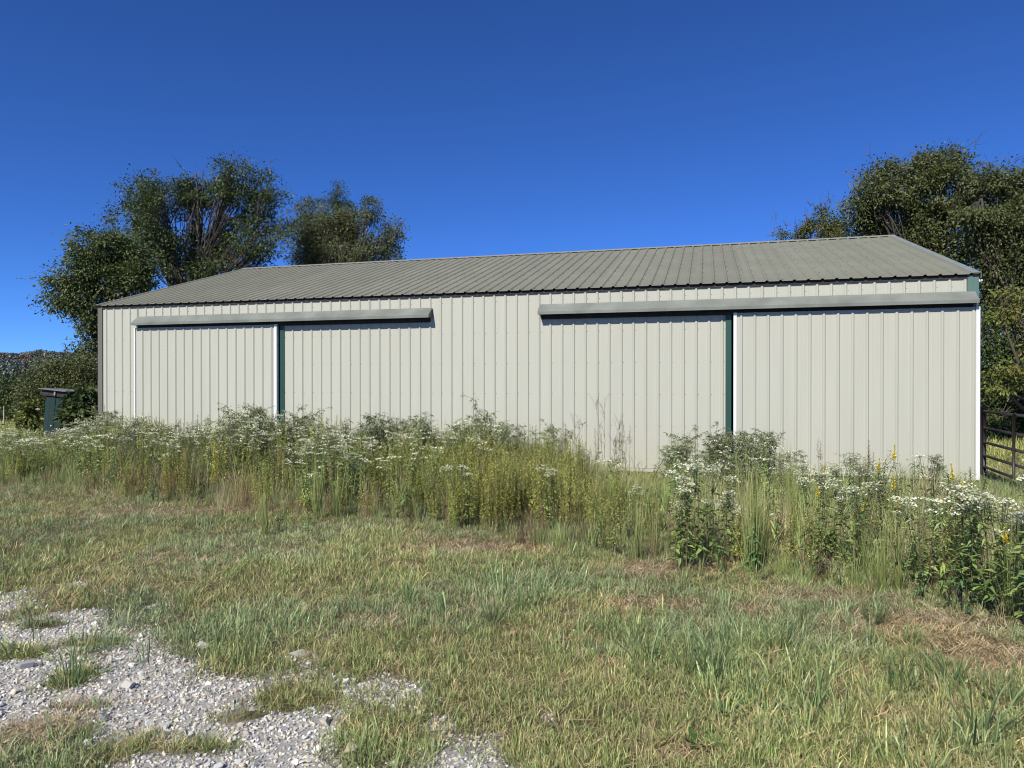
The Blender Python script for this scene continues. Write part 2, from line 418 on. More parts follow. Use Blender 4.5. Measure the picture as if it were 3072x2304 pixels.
# sloped track covers over the doors
def cover(s0, s1):
    zt, zl, p = 3.195, 3.035, WY - .215
    outl = [(WY - .022, zt), (p, zl), (p, zl - .055), (p + .004, zl - .055), (p + .004, zl - .003), (WY - .022, zt - .006)]
    c = obj('track_cover', Geo().prism(outl, -s1, -s0).mesh('track_cover', M['cover']), barn)
    for xx in (-s1 - .003, -s0):
        gq = Geo(); pl = [(WY - .022, zt), (p, zl), (p, zl - .05), (WY - .022, zl - .05)]
        gq.prism(pl, xx, xx + .003); obj('end_cap', gq.mesh('end_cap', M['trim_green'] if xx > -s1 - .001 else M['cover']), c)
    obj('track_rail', Geo().box((-s1 + .05, WY - .10, zl - .02), (-s0 - .05, WY - .055, zl + .03)).mesh('track_rail', M['dark']), c)
    obj('track_shade_board', Geo().box((-s1 + .03, WY - .05, 2.90), (-s0 - .03, WY - .024, 3.13)).mesh('track_shade_board', M['dark']), c)  # near-black board added to deepen the shade band beneath the cover
    for q in np.arange(s0 + 2.9, s1 - .5, 3.0):
        obj('lap_joint', Geo().prism([(a - .002 * (i in (1, 2)), b + .003) for i, (a, b) in enumerate(outl)], -q - .03, -q).mesh('lap_joint', M['cover']), c)
    return c
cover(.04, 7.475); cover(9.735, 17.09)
# roof: deck > ribbed panels, ridge cap, rake trims, screws
ANG = math.atan2(RIDGE - EAVE, DEP); SLOPE = math.hypot(DEP, RIDGE - EAVE)
dk = Geo(); h_ = RIDGE - EAVE
dk.prism([(WY + .06, EAVE - .06 + .04 * h_ / DEP), (DEP, RIDGE - .055), (2 * DEP - WY - .06, EAVE - .06 + .04 * h_ / DEP), (2 * DEP - WY - .06, EAVE - .15), (DEP, RIDGE - .16), (WY + .06, EAVE - .15)], -LEN + .05, -.05)
roof = obj('roof', dk.mesh('roof', M['dark']), barn)
pw = LEN / 20
def roof_sheet(w, ln):
    l = rib_line(w, w / 8, w / 4); n = len(l); t = .004
    V = [(x, 0, o) for x, o in l] + [(x, ln, o) for x, o in l] + [(x, 0, o - t) for x, o in l] + [(x, ln, o - t) for x, o in l]
    F = [(i, i + 1, n + i + 1, n + i) for i in range(n - 1)] + [(2 * n + i + 1, 2 * n + i, 3 * n + i, 3 * n + i + 1) for i in range(n - 1)]
    F += [(i + 1, i, 2 * n + i, 2 * n + i + 1) for i in range(n - 1)] + [(n + i, n + i + 1, 3 * n + i + 1, 3 * n + i) for i in range(n - 1)]
    return Geo().add(V, F, (1, 1, 1)).mesh('roof_sheet', M['roof'])
rs = roof_sheet(pw - .0004, SLOPE - .02)
for i in range(20):
    obj('roof_panel', rs, roof, (-LEN + pw * i, 0, EAVE - RH), (ANG, 0, 0))
    obj('roof_panel', rs, roof, (-LEN + pw * (i + 1), 2 * DEP, EAVE - RH), (ANG, 0, math.pi))
cap = Geo(); cw, ct = .15, .012
cap.prism([(DEP - cw, RIDGE - cw * math.tan(ANG) + .010), (DEP, RIDGE + .014), (DEP + cw, RIDGE - cw * math.tan(ANG) + .010), (DEP + cw, RIDGE - cw * math.tan(ANG) + .002), (DEP, RIDGE + .004), (DEP - cw, RIDGE - cw * math.tan(ANG) + .002)], -LEN - .03, .03)
obj('ridge_cap', cap.mesh('ridge_cap', M['ridge']), roof)
for x0, x1, mt in ((-LEN - .03, -LEN + .06, 'roof'), (-.10, .03, 'rake')):
    for sgn in (-1, 1):
        r = Geo(); a = DEP + sgn * (DEP + .005); b = DEP + sgn * cw * .9
        za, zb = EAVE + .004, EAVE + .004 + (RIDGE - EAVE) * (1 - .9 * cw / DEP)
        r.prism([(a, za), (b, zb), (b, zb - .006), (a, za - .006)], x0, x1)
        xo = x0 if x0 < -5 else x1 - .004
        r.prism([(a, za - .0065), (b, zb - .0065), (b, zb - .13), (a, za - .10)], xo, xo + .004)
        obj('rake_trim', r.mesh('rake_trim', M[mt]), roof)
sc = Geo()
oc = np.array([(math.cos(t), math.sin(t), 0) for t in np.linspace(0, 2 * math.pi, 6, endpoint=False)])
def screw_set(P, nrm, r, C):
    P = np.asarray(P); n = len(P); nrm = np.array(nrm, float)
    a = np.cross(nrm, (1, 0, 0)); a /= np.linalg.norm(a); b = np.cross(nrm, a)
    ring = oc[:, 0:1] * a + oc[:, 1:2] * b
    V = np.concatenate([P[:, None] + ring[None] * r, P[:, None] + ring[None] * r * .6 + nrm * r * .7], 1)
    o = np.arange(n)[:, None] * 12; j = np.arange(6)
    F = np.concatenate([np.stack([o + j, o + (j + 1) % 6, o + 6 + (j + 1) % 6, o + 6 + j], -1).reshape(-1, 4)])
    gg = Geo().add(V.reshape(-1, 3), F, C); gg.f.append((o + 6 + j)); return gg
rows = np.linspace(.12, SLOPE - .25, 10)
P = [(-LEN + pw * i + pw / 8 + pw / 4 * k + .045, r * math.cos(ANG), EAVE - RH + r * math.sin(ANG)) for i in range(20) for k in range(4) for r in rows]
tag(obj('roof_screws', screw_set(P, (0, -math.sin(ANG), math.cos(ANG)), .013, (1, 1, 1)).mesh('roof_screws', M['screw']), roof), kind='stuff')
P = [(-(18.0142 - RB * k) + .042, WY, z) for k in range(79) for z in (.25, .85, 1.45, 2.05, 2.65, 3.28) if (z > 3.2 or not any(o[0] - .05 < 18.0142 - RB * k < o[1] + .05 for o in OPEN))]
tag(obj('wall_screws', screw_set(P, (0, -1, 0), .007, (1, 1, 1)).mesh('wall_screws', M['screw']), front), kind='stuff')
# small white insulator at the right end of the eave
ins = Geo(); ins.tubes([[(.012, WY + .02, 3.36), (.05, WY + .01, 3.37), (.075, WY, 3.375)]], [[.018, .028, .012]], (1, 1, 1), 8, True)
obj('insulator', ins.mesh('insulator', M['white']), barn)

# ------------------------------------------------------------------ leaning green shed, rails, tube gate
sp = px(178, 1300, 21.0)
shed = empty('board_shed', (sp[0], 21.0, 0), (math.radians(-1), math.radians(5.5), math.radians(-8)))
shed.scale = (1.0, 1.0, 1.13)
tag(shed, 'small leaning dark green board shed with flat overhanging roof left of the barn', 'shed')
bw_ = [.15, .19, .13, .12]; x = -.31
for i, w in enumerate(bw_):
    obj('board', Geo().box((x, -.30 - .01 * (i % 2), -.05), (x + w - .012, -.275, 1.10)).mesh('board', M['shed']), shed); x += w
bodyg = Geo().box((-.30, -.27, -.05), (.27, .30, 1.10))
obj('body', bodyg.mesh('body', M['shed']), shed)
obj('roof_beam', Geo().box((-.42, -.36, 1.10), (.42, .40, 1.255)).mesh('roof_beam', M['dark']), shed)
obj('roof_board', Geo().box((-.47, -.45, 1.256), (.46, .45, 1.272)).mesh('roof_board', M['cover']), shed)
obj('bracket', Geo().box((.02, -.40, 1.13), (.07, -.361, 1.24)).mesh('bracket', M['pale_wood']), shed)
obj('latch', Geo().box((-.06, -.318, .30), (-.03, -.30, .33)).mesh('latch', M['white']), shed)
rf = empty('rail_fence', (*px(110, 1300, 22.5)[:2], 0), (0, 0, math.radians(4)))
tag(rf, 'low pale wooden rail fence standing left of the green shed', 'fence')
for z in (.30, .45, .60): obj('rail', Geo().box((-.40, -.02, z - .03), (.55, .02, z + .03)).mesh('rail', M['pale_wood']), rf)
for xx in (-.30, .45): obj('post', Geo().box((xx, .021, -.1), (xx + .09, .10, .72)).mesh('post', M['pale_wood']), rf)
rl = empty('wire_fence', (*px(250, 1300, 22.0)[:2], 0), (0, 0, math.radians(-6)))
tag(rl, 'thin pale top rail between the green shed and the barn corner', 'fence')
obj('rail', Geo().box((-.55, -.015, 1.20), (.75, .015, 1.235)).mesh('rail', M['pale_wood']), rl)
obj('rail', Geo().box((-.55, -.015, .98), (.05, .015, 1.01)).mesh('rail', M['pale_wood']), rl)
for xx in (-.3, .6): obj('post', Geo().box((xx, .016, -.1), (xx + .06, .07, 1.25)).mesh('post', M['dark']), rl)
fp = px(12, 1268, 25.0)
pole = tag(obj('fence_post', Geo().box((-.018, -.018, -.2), (.018, .018, .8)).mesh('fence_post', M['pale_wood']), None, (fp[0], 25.0, 0)), 'thin pale fence post in front of the dark bushes at far left', 'post')

ga_, gb_ = np.array([8.26, 12.1, 0]), np.array([7.05, 8.75, 0])
gd = gb_ - ga_; gl = np.linalg.norm(gd)
gate = empty('tube_gate', tuple(ga_), (0, -math.radians(.6), math.atan2(gd[1], gd[0])))
tag(gate, 'dark brown tubular steel farm gate standing open beyond the right barn corner', 'gate')
GH = [.20, .40, .63, .88, 1.17]
def tube(name, pts, r, parent, mat='gate', sides=8):
    gq = Geo(); gq.tubes([pts], [[r] * len(pts)], (1, 1, 1), sides, True); return obj(name, gq.mesh(name, M[mat], True), parent)
tube('end_upright', [(0, 0, .02), (0, 0, .6), (0, 0, 1.235)], .030, gate)
tube('end_upright', [(gl, 0, .08), (gl, 0, .6), (gl, 0, 1.17)], .030, gate)
for z in GH: tube('rail', [(0, 0, z), (gl * .33, 0, z - .008), (gl * .66, 0, z - .008), (gl, 0, z)], .024, gate)
for q in (.46, .75): tube('brace', [(gl * q, -.035, .19), (gl * q, -.035, .6), (gl * q, -.035, 1.18)], .022, gate)
gpg = Geo(); gpg.tubes([[(0, 0, -.3), (0, 0, .7), (.01, 0, 1.25)]], [[.065, .06, .055]], (1, 1, 1), 10, True)
tag(obj('gate_post', gpg.mesh('gate_post', M['dark'], True), None, (8.33, 12.25, 0)), 'dark round wooden post that the brown gate hangs from', 'post')

# ------------------------------------------------------------------ trees
def rand_dir(n, up=0.0):
    d = unit(rng.normal(size=(n, 3))); d[:, 2] += up; return unit(d)
def bez(a, b, c, k):
    t = np.linspace(0, 1, k)[:, None]; return a * (1 - t) ** 2 + 2 * b * t * (1 - t) + c * t * t
GREENS = dict(
    oak=[(.034, .058, .018), (.060, .092, .026), (.105, .138, .042), (.15, .16, .06)],
    walnut=[(.044, .072, .022), (.080, .115, .034), (.135, .165, .052), (.17, .165, .06)],
    cedar=[(.030, .058, .024), (.050, .086, .032), (.078, .112, .042), (.07, .09, .04)],
    elm=[(.052, .074, .022), (.088, .114, .034), (.145, .168, .054), (.20, .15, .07)],
    maple=[(.10, .125, .026), (.15, .18, .036), (.21, .225, .05), (.25, .14, .05)],
    bush=[(.052, .070, .022), (.090, .112, .034), (.145, .165, .05), (.19, .17, .065)])
def tree(name, label, cat, base, lobes, kind='oak', n_leaf=22000, leaf=.12, clump=.30, trunk_r=.18, twigs=0, gap=.36, group=None, limb_col=(.10, .085, .07), extra_limbs=0, back=1.0):
    """base (x, y); lobes: (photo x, photo y, forward distance, photo rx, photo ry) ellipsoids the boughs grow into"""
    E = []
    for (qx, qy, Y, rx, ry) in lobes:
        c = px(qx, qy, Y); a = 1.10 * rx / SRC_F * Y; b = 1.10 * ry / SRC_F * Y
        E.append((c, np.array([a, .85 * (a + b) / 2 * back, b])))
    bx, by = base; root = empty(name, (bx, by, float(gz(bx, by)))); tag(root, label, cat, group)
    off = np.array([bx, by, 0])
    wood = Geo(); crown = Geo()
    lowest = min(c[2] - r[2] for c, r in E); top = max(c[2] for c, r in E); mean = np.mean([c for c, r in E], 0)
    fork_z = max(.35, min(lowest + .35 * (top - lowest), .45 * top))
    p0 = np.array([0, 0, -.15]); p2 = np.array([(mean[0] - bx) * .35, (mean[1] - by) * .35, fork_z])
    tp = bez(p0, np.array([rng.normal(0, .15), rng.normal(0, .15), fork_z * .5]), p2, 7)
    tr = trunk_r * np.linspace(1.25, .72, 7); tr[0] *= 1.25
    wood.tubes([tp], [tr], limb_col, 8)
    vol = np.array([np.prod(r) ** .72 for c, r in E]); share = vol / vol.sum()
    cols = np.array(GREENS[kind])
    for (c, r), sh in zip(E, share):
        c = c - off
        j = rng.integers(3, 7); a = tp[j]
        mid = (a + c) / 2 + rng.normal(0, .12, 3) * np.linalg.norm(c - a) + np.array([0, 0, -.08 * np.linalg.norm(c - a)])
        lp = bez(a, mid, c + np.array([0, 0, .3]) * r[2], 7); lr = trunk_r * .55 * np.linspace(1, .28, 7)
        wood.tubes([lp], [lr], limb_col, 6)
        nl = int(n_leaf * sh); per = 46; nc = max(4, nl // per)
        q = rand_dir(nc * 3) * (rng.random((nc * 3, 1)) ** .42)
        P = c + q * r
        w = P + off
        hole = .5 * vnoise(w[:, 0] * 1.0 + w[:, 1] * .6, w[:, 2], .95, 5) + .5 * vnoise(w[:, 0] - w[:, 1], w[:, 2] * 1.2, .5, 8)
        P = P[hole > gap][:nc]; nc = len(P)
        P = P[P[:, 2] > .1]; nc = len(P)
        if nc == 0: continue
        # twigs that carry the clumps
        src = lp[rng.integers(2, 7, nc)]
        mids = (src + P) / 2 + rng.normal(0, .10, (nc, 3)) * np.linalg.norm(P - src, axis=1, keepdims=True)
        t = np.linspace(0, 1, 4)[None, :, None]
        tw = src[:, None] * (1 - t) ** 2 + 2 * mids[:, None] * t * (1 - t) + P[:, None] * t ** 2
        sel = rng.random(nc) < .5
        wood.tubes(tw[sel], np.tile(trunk_r * np.array([.17, .12, .08, .03]), (sel.sum(), 1)), limb_col, 3)
        # leaves in flattened drooping sprays around each clump point
        cl_sz = clump * rng.uniform(.5, 1.15, nc)
        idx = np.repeat(np.arange(nc), per); n = len(idx)
        o = rng.normal(size=(n, 3)) * cl_sz[idx][:, None] * np.array([1, 1, .62])
        o[:, 2] -= .25 * np.hypot(o[:, 0], o[:, 1]) ** 1.3
        LP = P[idx] + o
        outw = unit(o + .4 * unit(P[idx] - c)); D = unit(outw + rng.normal(0, .6, (n, 3)) + np.array([0, 0, -.35]))
        NN = unit(rng.normal(0, .6, (n, 3)) + np.array([-.15, -.35, .75]) + rng.normal(0, .45, (nc, 3))[idx]); Sd = unit(np.cross(D, NN))
        tone = np.clip(rng.normal(.45, .17, n) + rng.normal(0, .18, nc)[idx], 0, .999) * 3
        k = tone.astype(int); fr = (tone - k)[:, None]
        C = cols[k] * (1 - fr) + cols[np.minimum(k + 1, 3)] * fr
        sz = leaf * rng.uniform(.65, 1.3, n)
        LP[:, 2] = np.maximum(LP[:, 2], .06)
        crown.leaves(LP, D, Sd, sz, sz * (.5 if kind != 'cedar' else .35), C, .1)
    for i in range(extra_limbs):
        c, r = E[rng.integers(len(E))]; c = c - off; a = tp[rng.integers(4, 7)]
        e = c + rand_dir(1, .2)[0] * r * .8
        wood.tubes([bez(a, (a + e) / 2 + rng.normal(0, .3, 3), e, 6)], [trunk_r * .35 * np.linspace(1, .2, 6)], limb_col, 5)
    if twigs:
        tg = []
        for i in range(twigs):
            c, r = E[rng.integers(len(E))]; d = rand_dir(1, .9)[0]; d[2] = abs(d[2])
            a = c - off + d * r * .75; e = a + unit(d + rng.normal(0, .35, 3)) * rng.uniform(.5, 1.25)
            m_ = (a + e) / 2 + rng.normal(0, .08, 3); tg.append(bez(a, m_, e, 4))
            for _ in range(3):
                s0 = tg[-1 - _ if _ else -1][rng.integers(1, 3)] if False else m_
                tg.append(bez(s0, s0 + rng.normal(0, .12, 3) + [0, 0, .1], s0 + unit(d + rng.normal(0, .6, 3)) * rng.uniform(.2, .55), 4))
        wood.tubes(np.array(tg), np.tile([.014, .010, .007, .003], (len(tg), 1)), (.13, .10, .085), 3)
    obj('trunk', wood.mesh('trunk', M['bark'], True), root)
    obj('crown', crown.mesh('crown', M['leaf']), root)
    return root
def z1(x, y): return x / 1.7015, 400 + y / 1.7015             # first study crop -> photo pixel
def L1(lst, Y): return [(*z1(a, b), Y + dy, rx / 1.7015, ry / 1.7015) for a, b, rx, ry, dy in lst]
def z2(x, y): return 2172 + x / 2.458, 400 + y / 2.458
def L2(lst, Y): return [(*z2(a, b), Y + dy, rx / 2.458, ry / 2.458) for a, b, rx, ry, dy in lst]

tree('shade_tree', 'tall dark broadleaf tree rising behind the left end of the barn roof', 'tree', (px(560, 1000, 33)[0], 33.5),
     L1([(720, 300, 130, 110, 0), (690, 450, 130, 130, 1), (830, 430, 150, 190, -.5), (1000, 230, 75, 75, .5), (1180, 210, 120, 95, 0), (1190, 350, 190, 130, 0),
         (1010, 400, 110, 150, 1), (960, 300, 70, 80, .5), (1330, 240, 60, 90, 1), (1400, 400, 105, 110, .5), (1330, 540, 160, 110, -.6), (1090, 540, 120, 150, 1.2), (870, 620, 110, 110, 0), (1180, 660, 170, 60, 0), (1060, 690, 110, 45, -.5), (800, 560, 90, 80, .6)], 33),
     'oak', 46000, .12, .27, .24, twigs=26, gap=.43, extra_limbs=10)
tree('shade_tree', 'spreading green tree reaching left past the barn corner, lower than its neighbour', 'tree', (px(290, 1000, 29)[0], 29.5),
     L1([(480, 560, 110, 80, 0), (600, 620, 140, 100, .5), (440, 660, 110, 80, -.3), (560, 740, 150, 85, 0), (380, 770, 120, 60, 0), (690, 740, 90, 80, 0), (330, 850, 110, 55, .2),
         (470, 860, 130, 75, 0), (450, 960, 60, 55, 0), (300, 730, 55, 30, 0), (720, 640, 90, 90, .5), (440, 1080, 60, 60, 0), (600, 850, 80, 50, .4)], 29),
     'walnut', 32000, .125, .26, .17, twigs=8, gap=.40, extra_limbs=6)
tree('shade_tree', 'rounded olive green tree behind the barn ridge, right of the tall dark tree', 'tree', (px(1010, 1000, 37)[0], 37.5),
     L1([(1680, 480, 150, 100, 0), (1580, 540, 90, 110, .5), (1800, 470, 110, 80, .3), (1900, 420, 50, 80, 0), (1960, 540, 90, 70, 0), (1730, 600, 190, 70, -.4), (1920, 620, 110, 55, 0), (1560, 400, 60, 70, 1), (2010, 480, 40, 45, 0), (1560, 630, 100, 50, 0)], 37),
     'elm', 36000, .11, .27, .19, twigs=14, gap=.33, limb_col=(.22, .20, .17), extra_limbs=5)
tree('conifer_tree', 'dark pointed evergreen top poking out above the olive green tree', 'tree', (px(1010, 1000, 39.5)[0] + .1, 39.5),
     L1([(1720, 285, 26, 45, 0), (1720, 340, 62, 50, 0), (1725, 410, 85, 60, 0), (1730, 500, 95, 80, 0), (1660, 345, 26, 24, 0), (1785, 370, 26, 20, 0)], 39.5), 'cedar', 9000, .11, .18, .16, gap=.25)
# bushes left of the barn
tree('thicket_bush', 'large olive green bush left of the barn, rising behind the green shed', 'bush', (px(190, 1200, 26)[0], 26.5),
     [(150, 1130, 26, 60, 45), (215, 1110, 26.3, 60, 40), (120, 1190, 25.8, 50, 60), (200, 1200, 25.8, 70, 70), (265, 1130, 26, 40, 60), (265, 1220, 25.6, 40, 60), (95, 1240, 25.7, 35, 45)], 'bush', 21000, .10, .24, .09, gap=.2, twigs=6)
tree('thicket_bush', 'dark bush at the far left edge below the wooded hill', 'bush', (px(10, 1200, 29)[0], 29),
     [(-30, 1190, 29, 60, 60), (35, 1175, 29, 50, 45), (20, 1220, 28.6, 70, 50), (75, 1210, 29.3, 40, 45), (-90, 1200, 29.5, 60, 70)], 'oak', 18000, .10, .24, .09, gap=.2)
tree('leafy_sapling', 'small yellow-green sapling with long leaves beside the green shed', 'sapling', (px(97, 1300, 21.8)[0], 21.8),
     [(92, 1235, 21.8, 22, 14), (85, 1262, 21.7, 26, 14), (105, 1255, 21.9, 20, 16), (95, 1218, 21.8, 12, 12)], 'maple', 1400, .14, .12, .025, gap=.1)
tree('leafy_sapling', 'dark drooping-leaved sapling between the green shed and barn corner', 'sapling', (px(255, 1300, 20.6)[0], 20.6),
     [(240, 1190, 20.6, 22, 20), (238, 1225, 20.5, 26, 22), (258, 1230, 20.7, 28, 26), (228, 1250, 20.4, 20, 14), (250, 1270, 20.6, 30, 22), (275, 1190, 20.8, 16, 20)], 'oak', 3600, .17, .16, .03, gap=.15)
# woods behind the right end
tree('woodland_tree', 'tall olive green tree towering behind the right end of the roof', 'tree', (px(2800, 1000, 27)[0], 27.5),
     L2([(1600, 220, 180, 110, 0), (1430, 330, 150, 120, .5), (1170, 300, 120, 80, 0), (1130, 430, 150, 110, -.5), (1640, 400, 220, 150, -.5), (1000, 560, 120, 90, 0), (1250, 570, 190, 120, .4), (1550, 600, 220, 110, 0), (1050, 700, 150, 70, .3), (1450, 760, 170, 80, 0), (1700, 850, 160, 120, 0)], 27),
     'elm', 42000, .115, .28, .22, twigs=40, gap=.36, extra_limbs=6)
tree('woodland_tree', 'broad olive tree filling the right edge above the gate', 'tree', (px(3090, 1000, 25)[0], 25.5),
     L2([(1990, 340, 150, 110, 0), (2150, 420, 160, 150, .5), (1900, 520, 150, 120, -.4), (2070, 620, 220, 140, 0), (1900, 760, 160, 110, 0), (2120, 850, 200, 150, .3), (2000, 980, 150, 120, 0), (2200, 300, 60, 50, 0), (2300, 560, 200, 220, .5), (2330, 900, 200, 220, 0), (2010, 1150, 120, 120, .5), (1960, 1280, 90, 120, .3), (2130, 1250, 150, 150, .8)], 25),
     'elm', 50000, .11, .28, .2, twigs=26, gap=.33, extra_limbs=6)
tree('woodland_tree', 'small sparse tree with thin tip above the ridge beside taller woods', 'tree', (px(2460, 1000, 30)[0], 30.5),
     L2([(720, 600, 35, 60, 0), (690, 690, 85, 55, 0), (800, 700, 90, 60, .3), (610, 740, 40, 45, 0), (540, 740, 28, 40, 0), (420, 750, 22, 55, .2), (740, 780, 150, 50, 0)], 30),
     'elm', 8500, .10, .2, .12, twigs=16, gap=.3)
tree('maple_tree', 'yellow-green maple branch spray hanging beside the right barn corner', 'tree', (px(3130, 1100, 18.5)[0], 18.8),
     [(3010, 890, 18.5, 42, 14), (3045, 935, 18.3, 60, 15), (3000, 945, 18.6, 30, 9), (3060, 880, 18.5, 40, 20), (3040, 1105, 18, 55, 16), (3005, 1160, 18, 40, 20), (3060, 1130, 18.2, 40, 22), (2985, 1120, 18.2, 22, 10), (3110, 900, 18.6, 60, 60), (3130, 1050, 18.4, 60, 80)],
     'maple', 4800, .10, .16, .10, gap=.2)
tree('understory_bush', 'dark shaded bush in the woods right behind the brown gate', 'bush', (px(3030, 1250, 20)[0], 20.3),
     [(2990, 1290, 19.8, 40, 40), (3050, 1260, 20, 60, 60), (2960, 1230, 20.5, 30, 60), (3010, 1180, 20.6, 60, 60), (3090, 1200, 20, 60, 90)], 'oak', 11000, .10, .22, .07, gap=.22, twigs=10)
tree('understory_bush', 'dark understory thicket against the rear right corner of the barn', 'bush', (px(2990, 1100, 24.5)[0], 24.8),
     [(2960, 1010, 24.5, 40, 80), (3030, 1020, 24.8, 70, 80), (2990, 1120, 24.5, 70, 80), (3070, 1150, 24.6, 60, 90), (2960, 1180, 24.5, 40, 70), (3110, 1010, 24.6, 60, 90)], 'oak', 22000, .11, .26, .12, gap=.12)

# ------------------------------------------------------------------ far wooded hill
m, nt, N, L, B = newmat('hill_soil')
B.inputs['Base Color'].default_value = (.045, .055, .025, 1); B.inputs['Roughness'].default_value = 1
hx = np.linspace(-900, 900, 90); hy = np.linspace(430, 1500, 40)
HX, HY = np.meshgrid(hx, hy)
def hill_z(x, y):
    e = np.clip((y - 430) / 300, 0, 1); e = e * e * (3 - 2 * e)
    return (18.0 + 9 * (fbm(x, y, 120, 3) - .5) + .006 * (-x - 350)) * e - 1.5
g = Geo(); n1, n0 = 90, 40
ii = (np.arange(n0 - 1)[:, None] * n1 + np.arange(n1 - 1)[None, :]).ravel()
g.add(np.stack([HX, HY, hill_z(HX, HY)], -1).reshape(-1, 3), np.stack([ii, ii + 1, ii + n1 + 1, ii + n1], 1), (1, 1, 1))
tag(obj('hill', g.mesh('hill', m, True)), 'low distant hill along the left horizon', 'hill', kind='structure')

# ------------------------------------------------------------------ scattering (one object per kind of ground cover)
def scatter(name, protos, P, rot, scl, idx, tint, label, cat):
    coll = bpy.data.collections.new(name + '_kinds')
    for i, me in enumerate(protos):
        o = bpy.data.objects.new('%s_%02d' % (name, i), me); coll.objects.link(o)
    me = bpy.data.meshes.new(name); n = len(P)
    me.vertices.add(n); me.vertices.foreach_set('co', np.asarray(P, np.float32).ravel())
    for nm, ty, key, val in (('rot', 'FLOAT_VECTOR', 'vector', rot), ('scl', 'FLOAT_VECTOR', 'vector', scl), ('idx', 'INT', 'value', idx)):
        a = me.attributes.new(nm, ty, 'POINT'); a.data.foreach_set(key, np.ascontiguousarray(val, np.int32 if ty == 'INT' else np.float32).ravel())
    a = me.attributes.new('tint', 'FLOAT_COLOR', 'POINT'); a.data.foreach_set('color', np.concatenate([tint, np.ones((n, 1))], 1).astype(np.float32).ravel())
    o = obj(name, me)
    ng = bpy.data.node_groups.new(name + '_nodes', 'GeometryNodeTree')
    ng.interface.new_socket('Geometry', in_out='INPUT', socket_type='NodeSocketGeometry')
    ng.interface.new_socket('Geometry', in_out='OUTPUT', socket_type='NodeSocketGeometry')
    gi = ng.nodes.new('NodeGroupInput'); go = ng.nodes.new('NodeGroupOutput')
    ip = ng.nodes.new('GeometryNodeInstanceOnPoints'); ci = ng.nodes.new('GeometryNodeCollectionInfo')
    ci.inputs['Collection'].default_value = coll; ci.inputs['Separate Children'].default_value = True; ci.inputs['Reset Children'].default_value = True
    def na(nm, ty):
        q = ng.nodes.new('GeometryNodeInputNamedAttribute'); q.data_type = ty; q.inputs['Name'].default_value = nm; return q.outputs['Attribute']
    er = ng.nodes.new('FunctionNodeEulerToRotation'); K = ng.links.new
    K(gi.outputs[0], ip.inputs['Points']); K(ci.outputs[0], ip.inputs['Instance']); ip.inputs['Pick Instance'].default_value = True
    K(na('idx', 'INT'), ip.inputs['Instance Index']); K(na('rot', 'FLOAT_VECTOR'), er.inputs[0]); K(er.outputs[0], ip.inputs['Rotation'])
    K(na('scl', 'FLOAT_VECTOR'), ip.inputs['Scale']); K(ip.outputs[0], go.inputs[0])
    md = o.modifiers.new('scatter', 'NODES'); md.node_group = ng
    tag(o, label, cat, kind='stuff')
    return o
def spin(n, tilt=.12):
    return np.stack([rng.normal(0, tilt, n), rng.normal(0, tilt, n), rng.uniform(0, 6.283, n)], 1)
def uni(s): return np.repeat(np.asarray(s)[:, None], 3, 1)
def on_ground(x, y, dz=0.0): return np.stack([x, y, gz(x, y) + dz], 1)

# hill woods: rounded crowns of leaf faces, seen far away
hp = []
for v in range(5):
    g = Geo(); n = 420
    d = rand_dir(n, .25); r = rng.uniform(.75, 1.08, n)[:, None]
    P = d * r * np.array([1, 1, .8]) + [0, 0, .55]
    D = unit(rng.normal(size=(n, 3))); Sd = unit(np.cross(D, d + rng.normal(0, .4, (n, 3))))
    C = np.array([.105, .122, .090]) * rng.uniform(.6, 1.4, (n, 1)); g.leaves(P, D, Sd, rng.uniform(.2, .36, n), .24, C)
    g.tubes([[(0, 0, -1), (0, 0, .6)]], [[.07, .04]], (.05, .04, .03), 4); hp.append(g.mesh('far_crown', M['inst']))
n = 5200; x = rng.uniform(-560, -60, n); y = rng.uniform(440, 760, n)
t = rng.random(n)[:, None]; tint = np.where(t < .2, (1.7, 1.0, .9), np.where(t < .5, (.85, 1.0, 1.15), (1.05, 1.05, .9))) * rng.uniform(.7, 1.25, (n, 1))
sz = rng.uniform(3.2, 6.2, n)
scatter('hillside_woods', hp, np.stack([x, y, hill_z(x, y) + sz * .55], 1), spin(n, .05), np.stack([sz, sz, sz * rng.uniform(.8, 1.2, n)], 1), rng.integers(0, 5, n), tint, 'mass of autumn-tinged trees covering the distant hill', 'woods')

# gravel
sp_ = []
for v in range(8):
    import bmesh
    bm = bmesh.new(); q = unit(rng.normal(size=(13, 3))) * rng.uniform(.75, 1.05, (13, 1)) * np.array([1, rng.uniform(.6, .9), rng.uniform(.4, .65)])
    for p in q: bm.verts.new(p)
    r_ = bmesh.ops.convex_hull(bm, input=bm.verts)
    bmesh.ops.delete(bm, geom=[e for e in r_['geom_interior'] if isinstance(e, bmesh.types.BMVert)], context='VERTS')
    bm.verts.index_update(); V = np.array([v_.co for v_ in bm.verts]); F = np.array([[w.index for w in f_.verts] for f_ in bm.faces]); bm.free()
    sp_.append(Geo().add(V, F, (.50, .485, .445)).mesh('stone', M['stone']))
n = 135000; x = rng.uniform(-6.5, 1.2, n); y = rng.uniform(1.6, 7.0, n)
keep = rng.random(n) < gravel_amount(x, y) * 1.05 + .004
x, y = x[keep], y[keep]; n = len(x); u = rng.random(n)
sz = .0075 + .011 * u ** 2.6 + .010 * (u > .988)
t = rng.random((n, 1)); tint = np.where(t < .25, (1.16, 1.05, .90), np.where(t < .6, (.98, 1.0, 1.03), (1.05, 1.04, 1.02))) * rng.uniform(.7, 1.3, (n, 1))
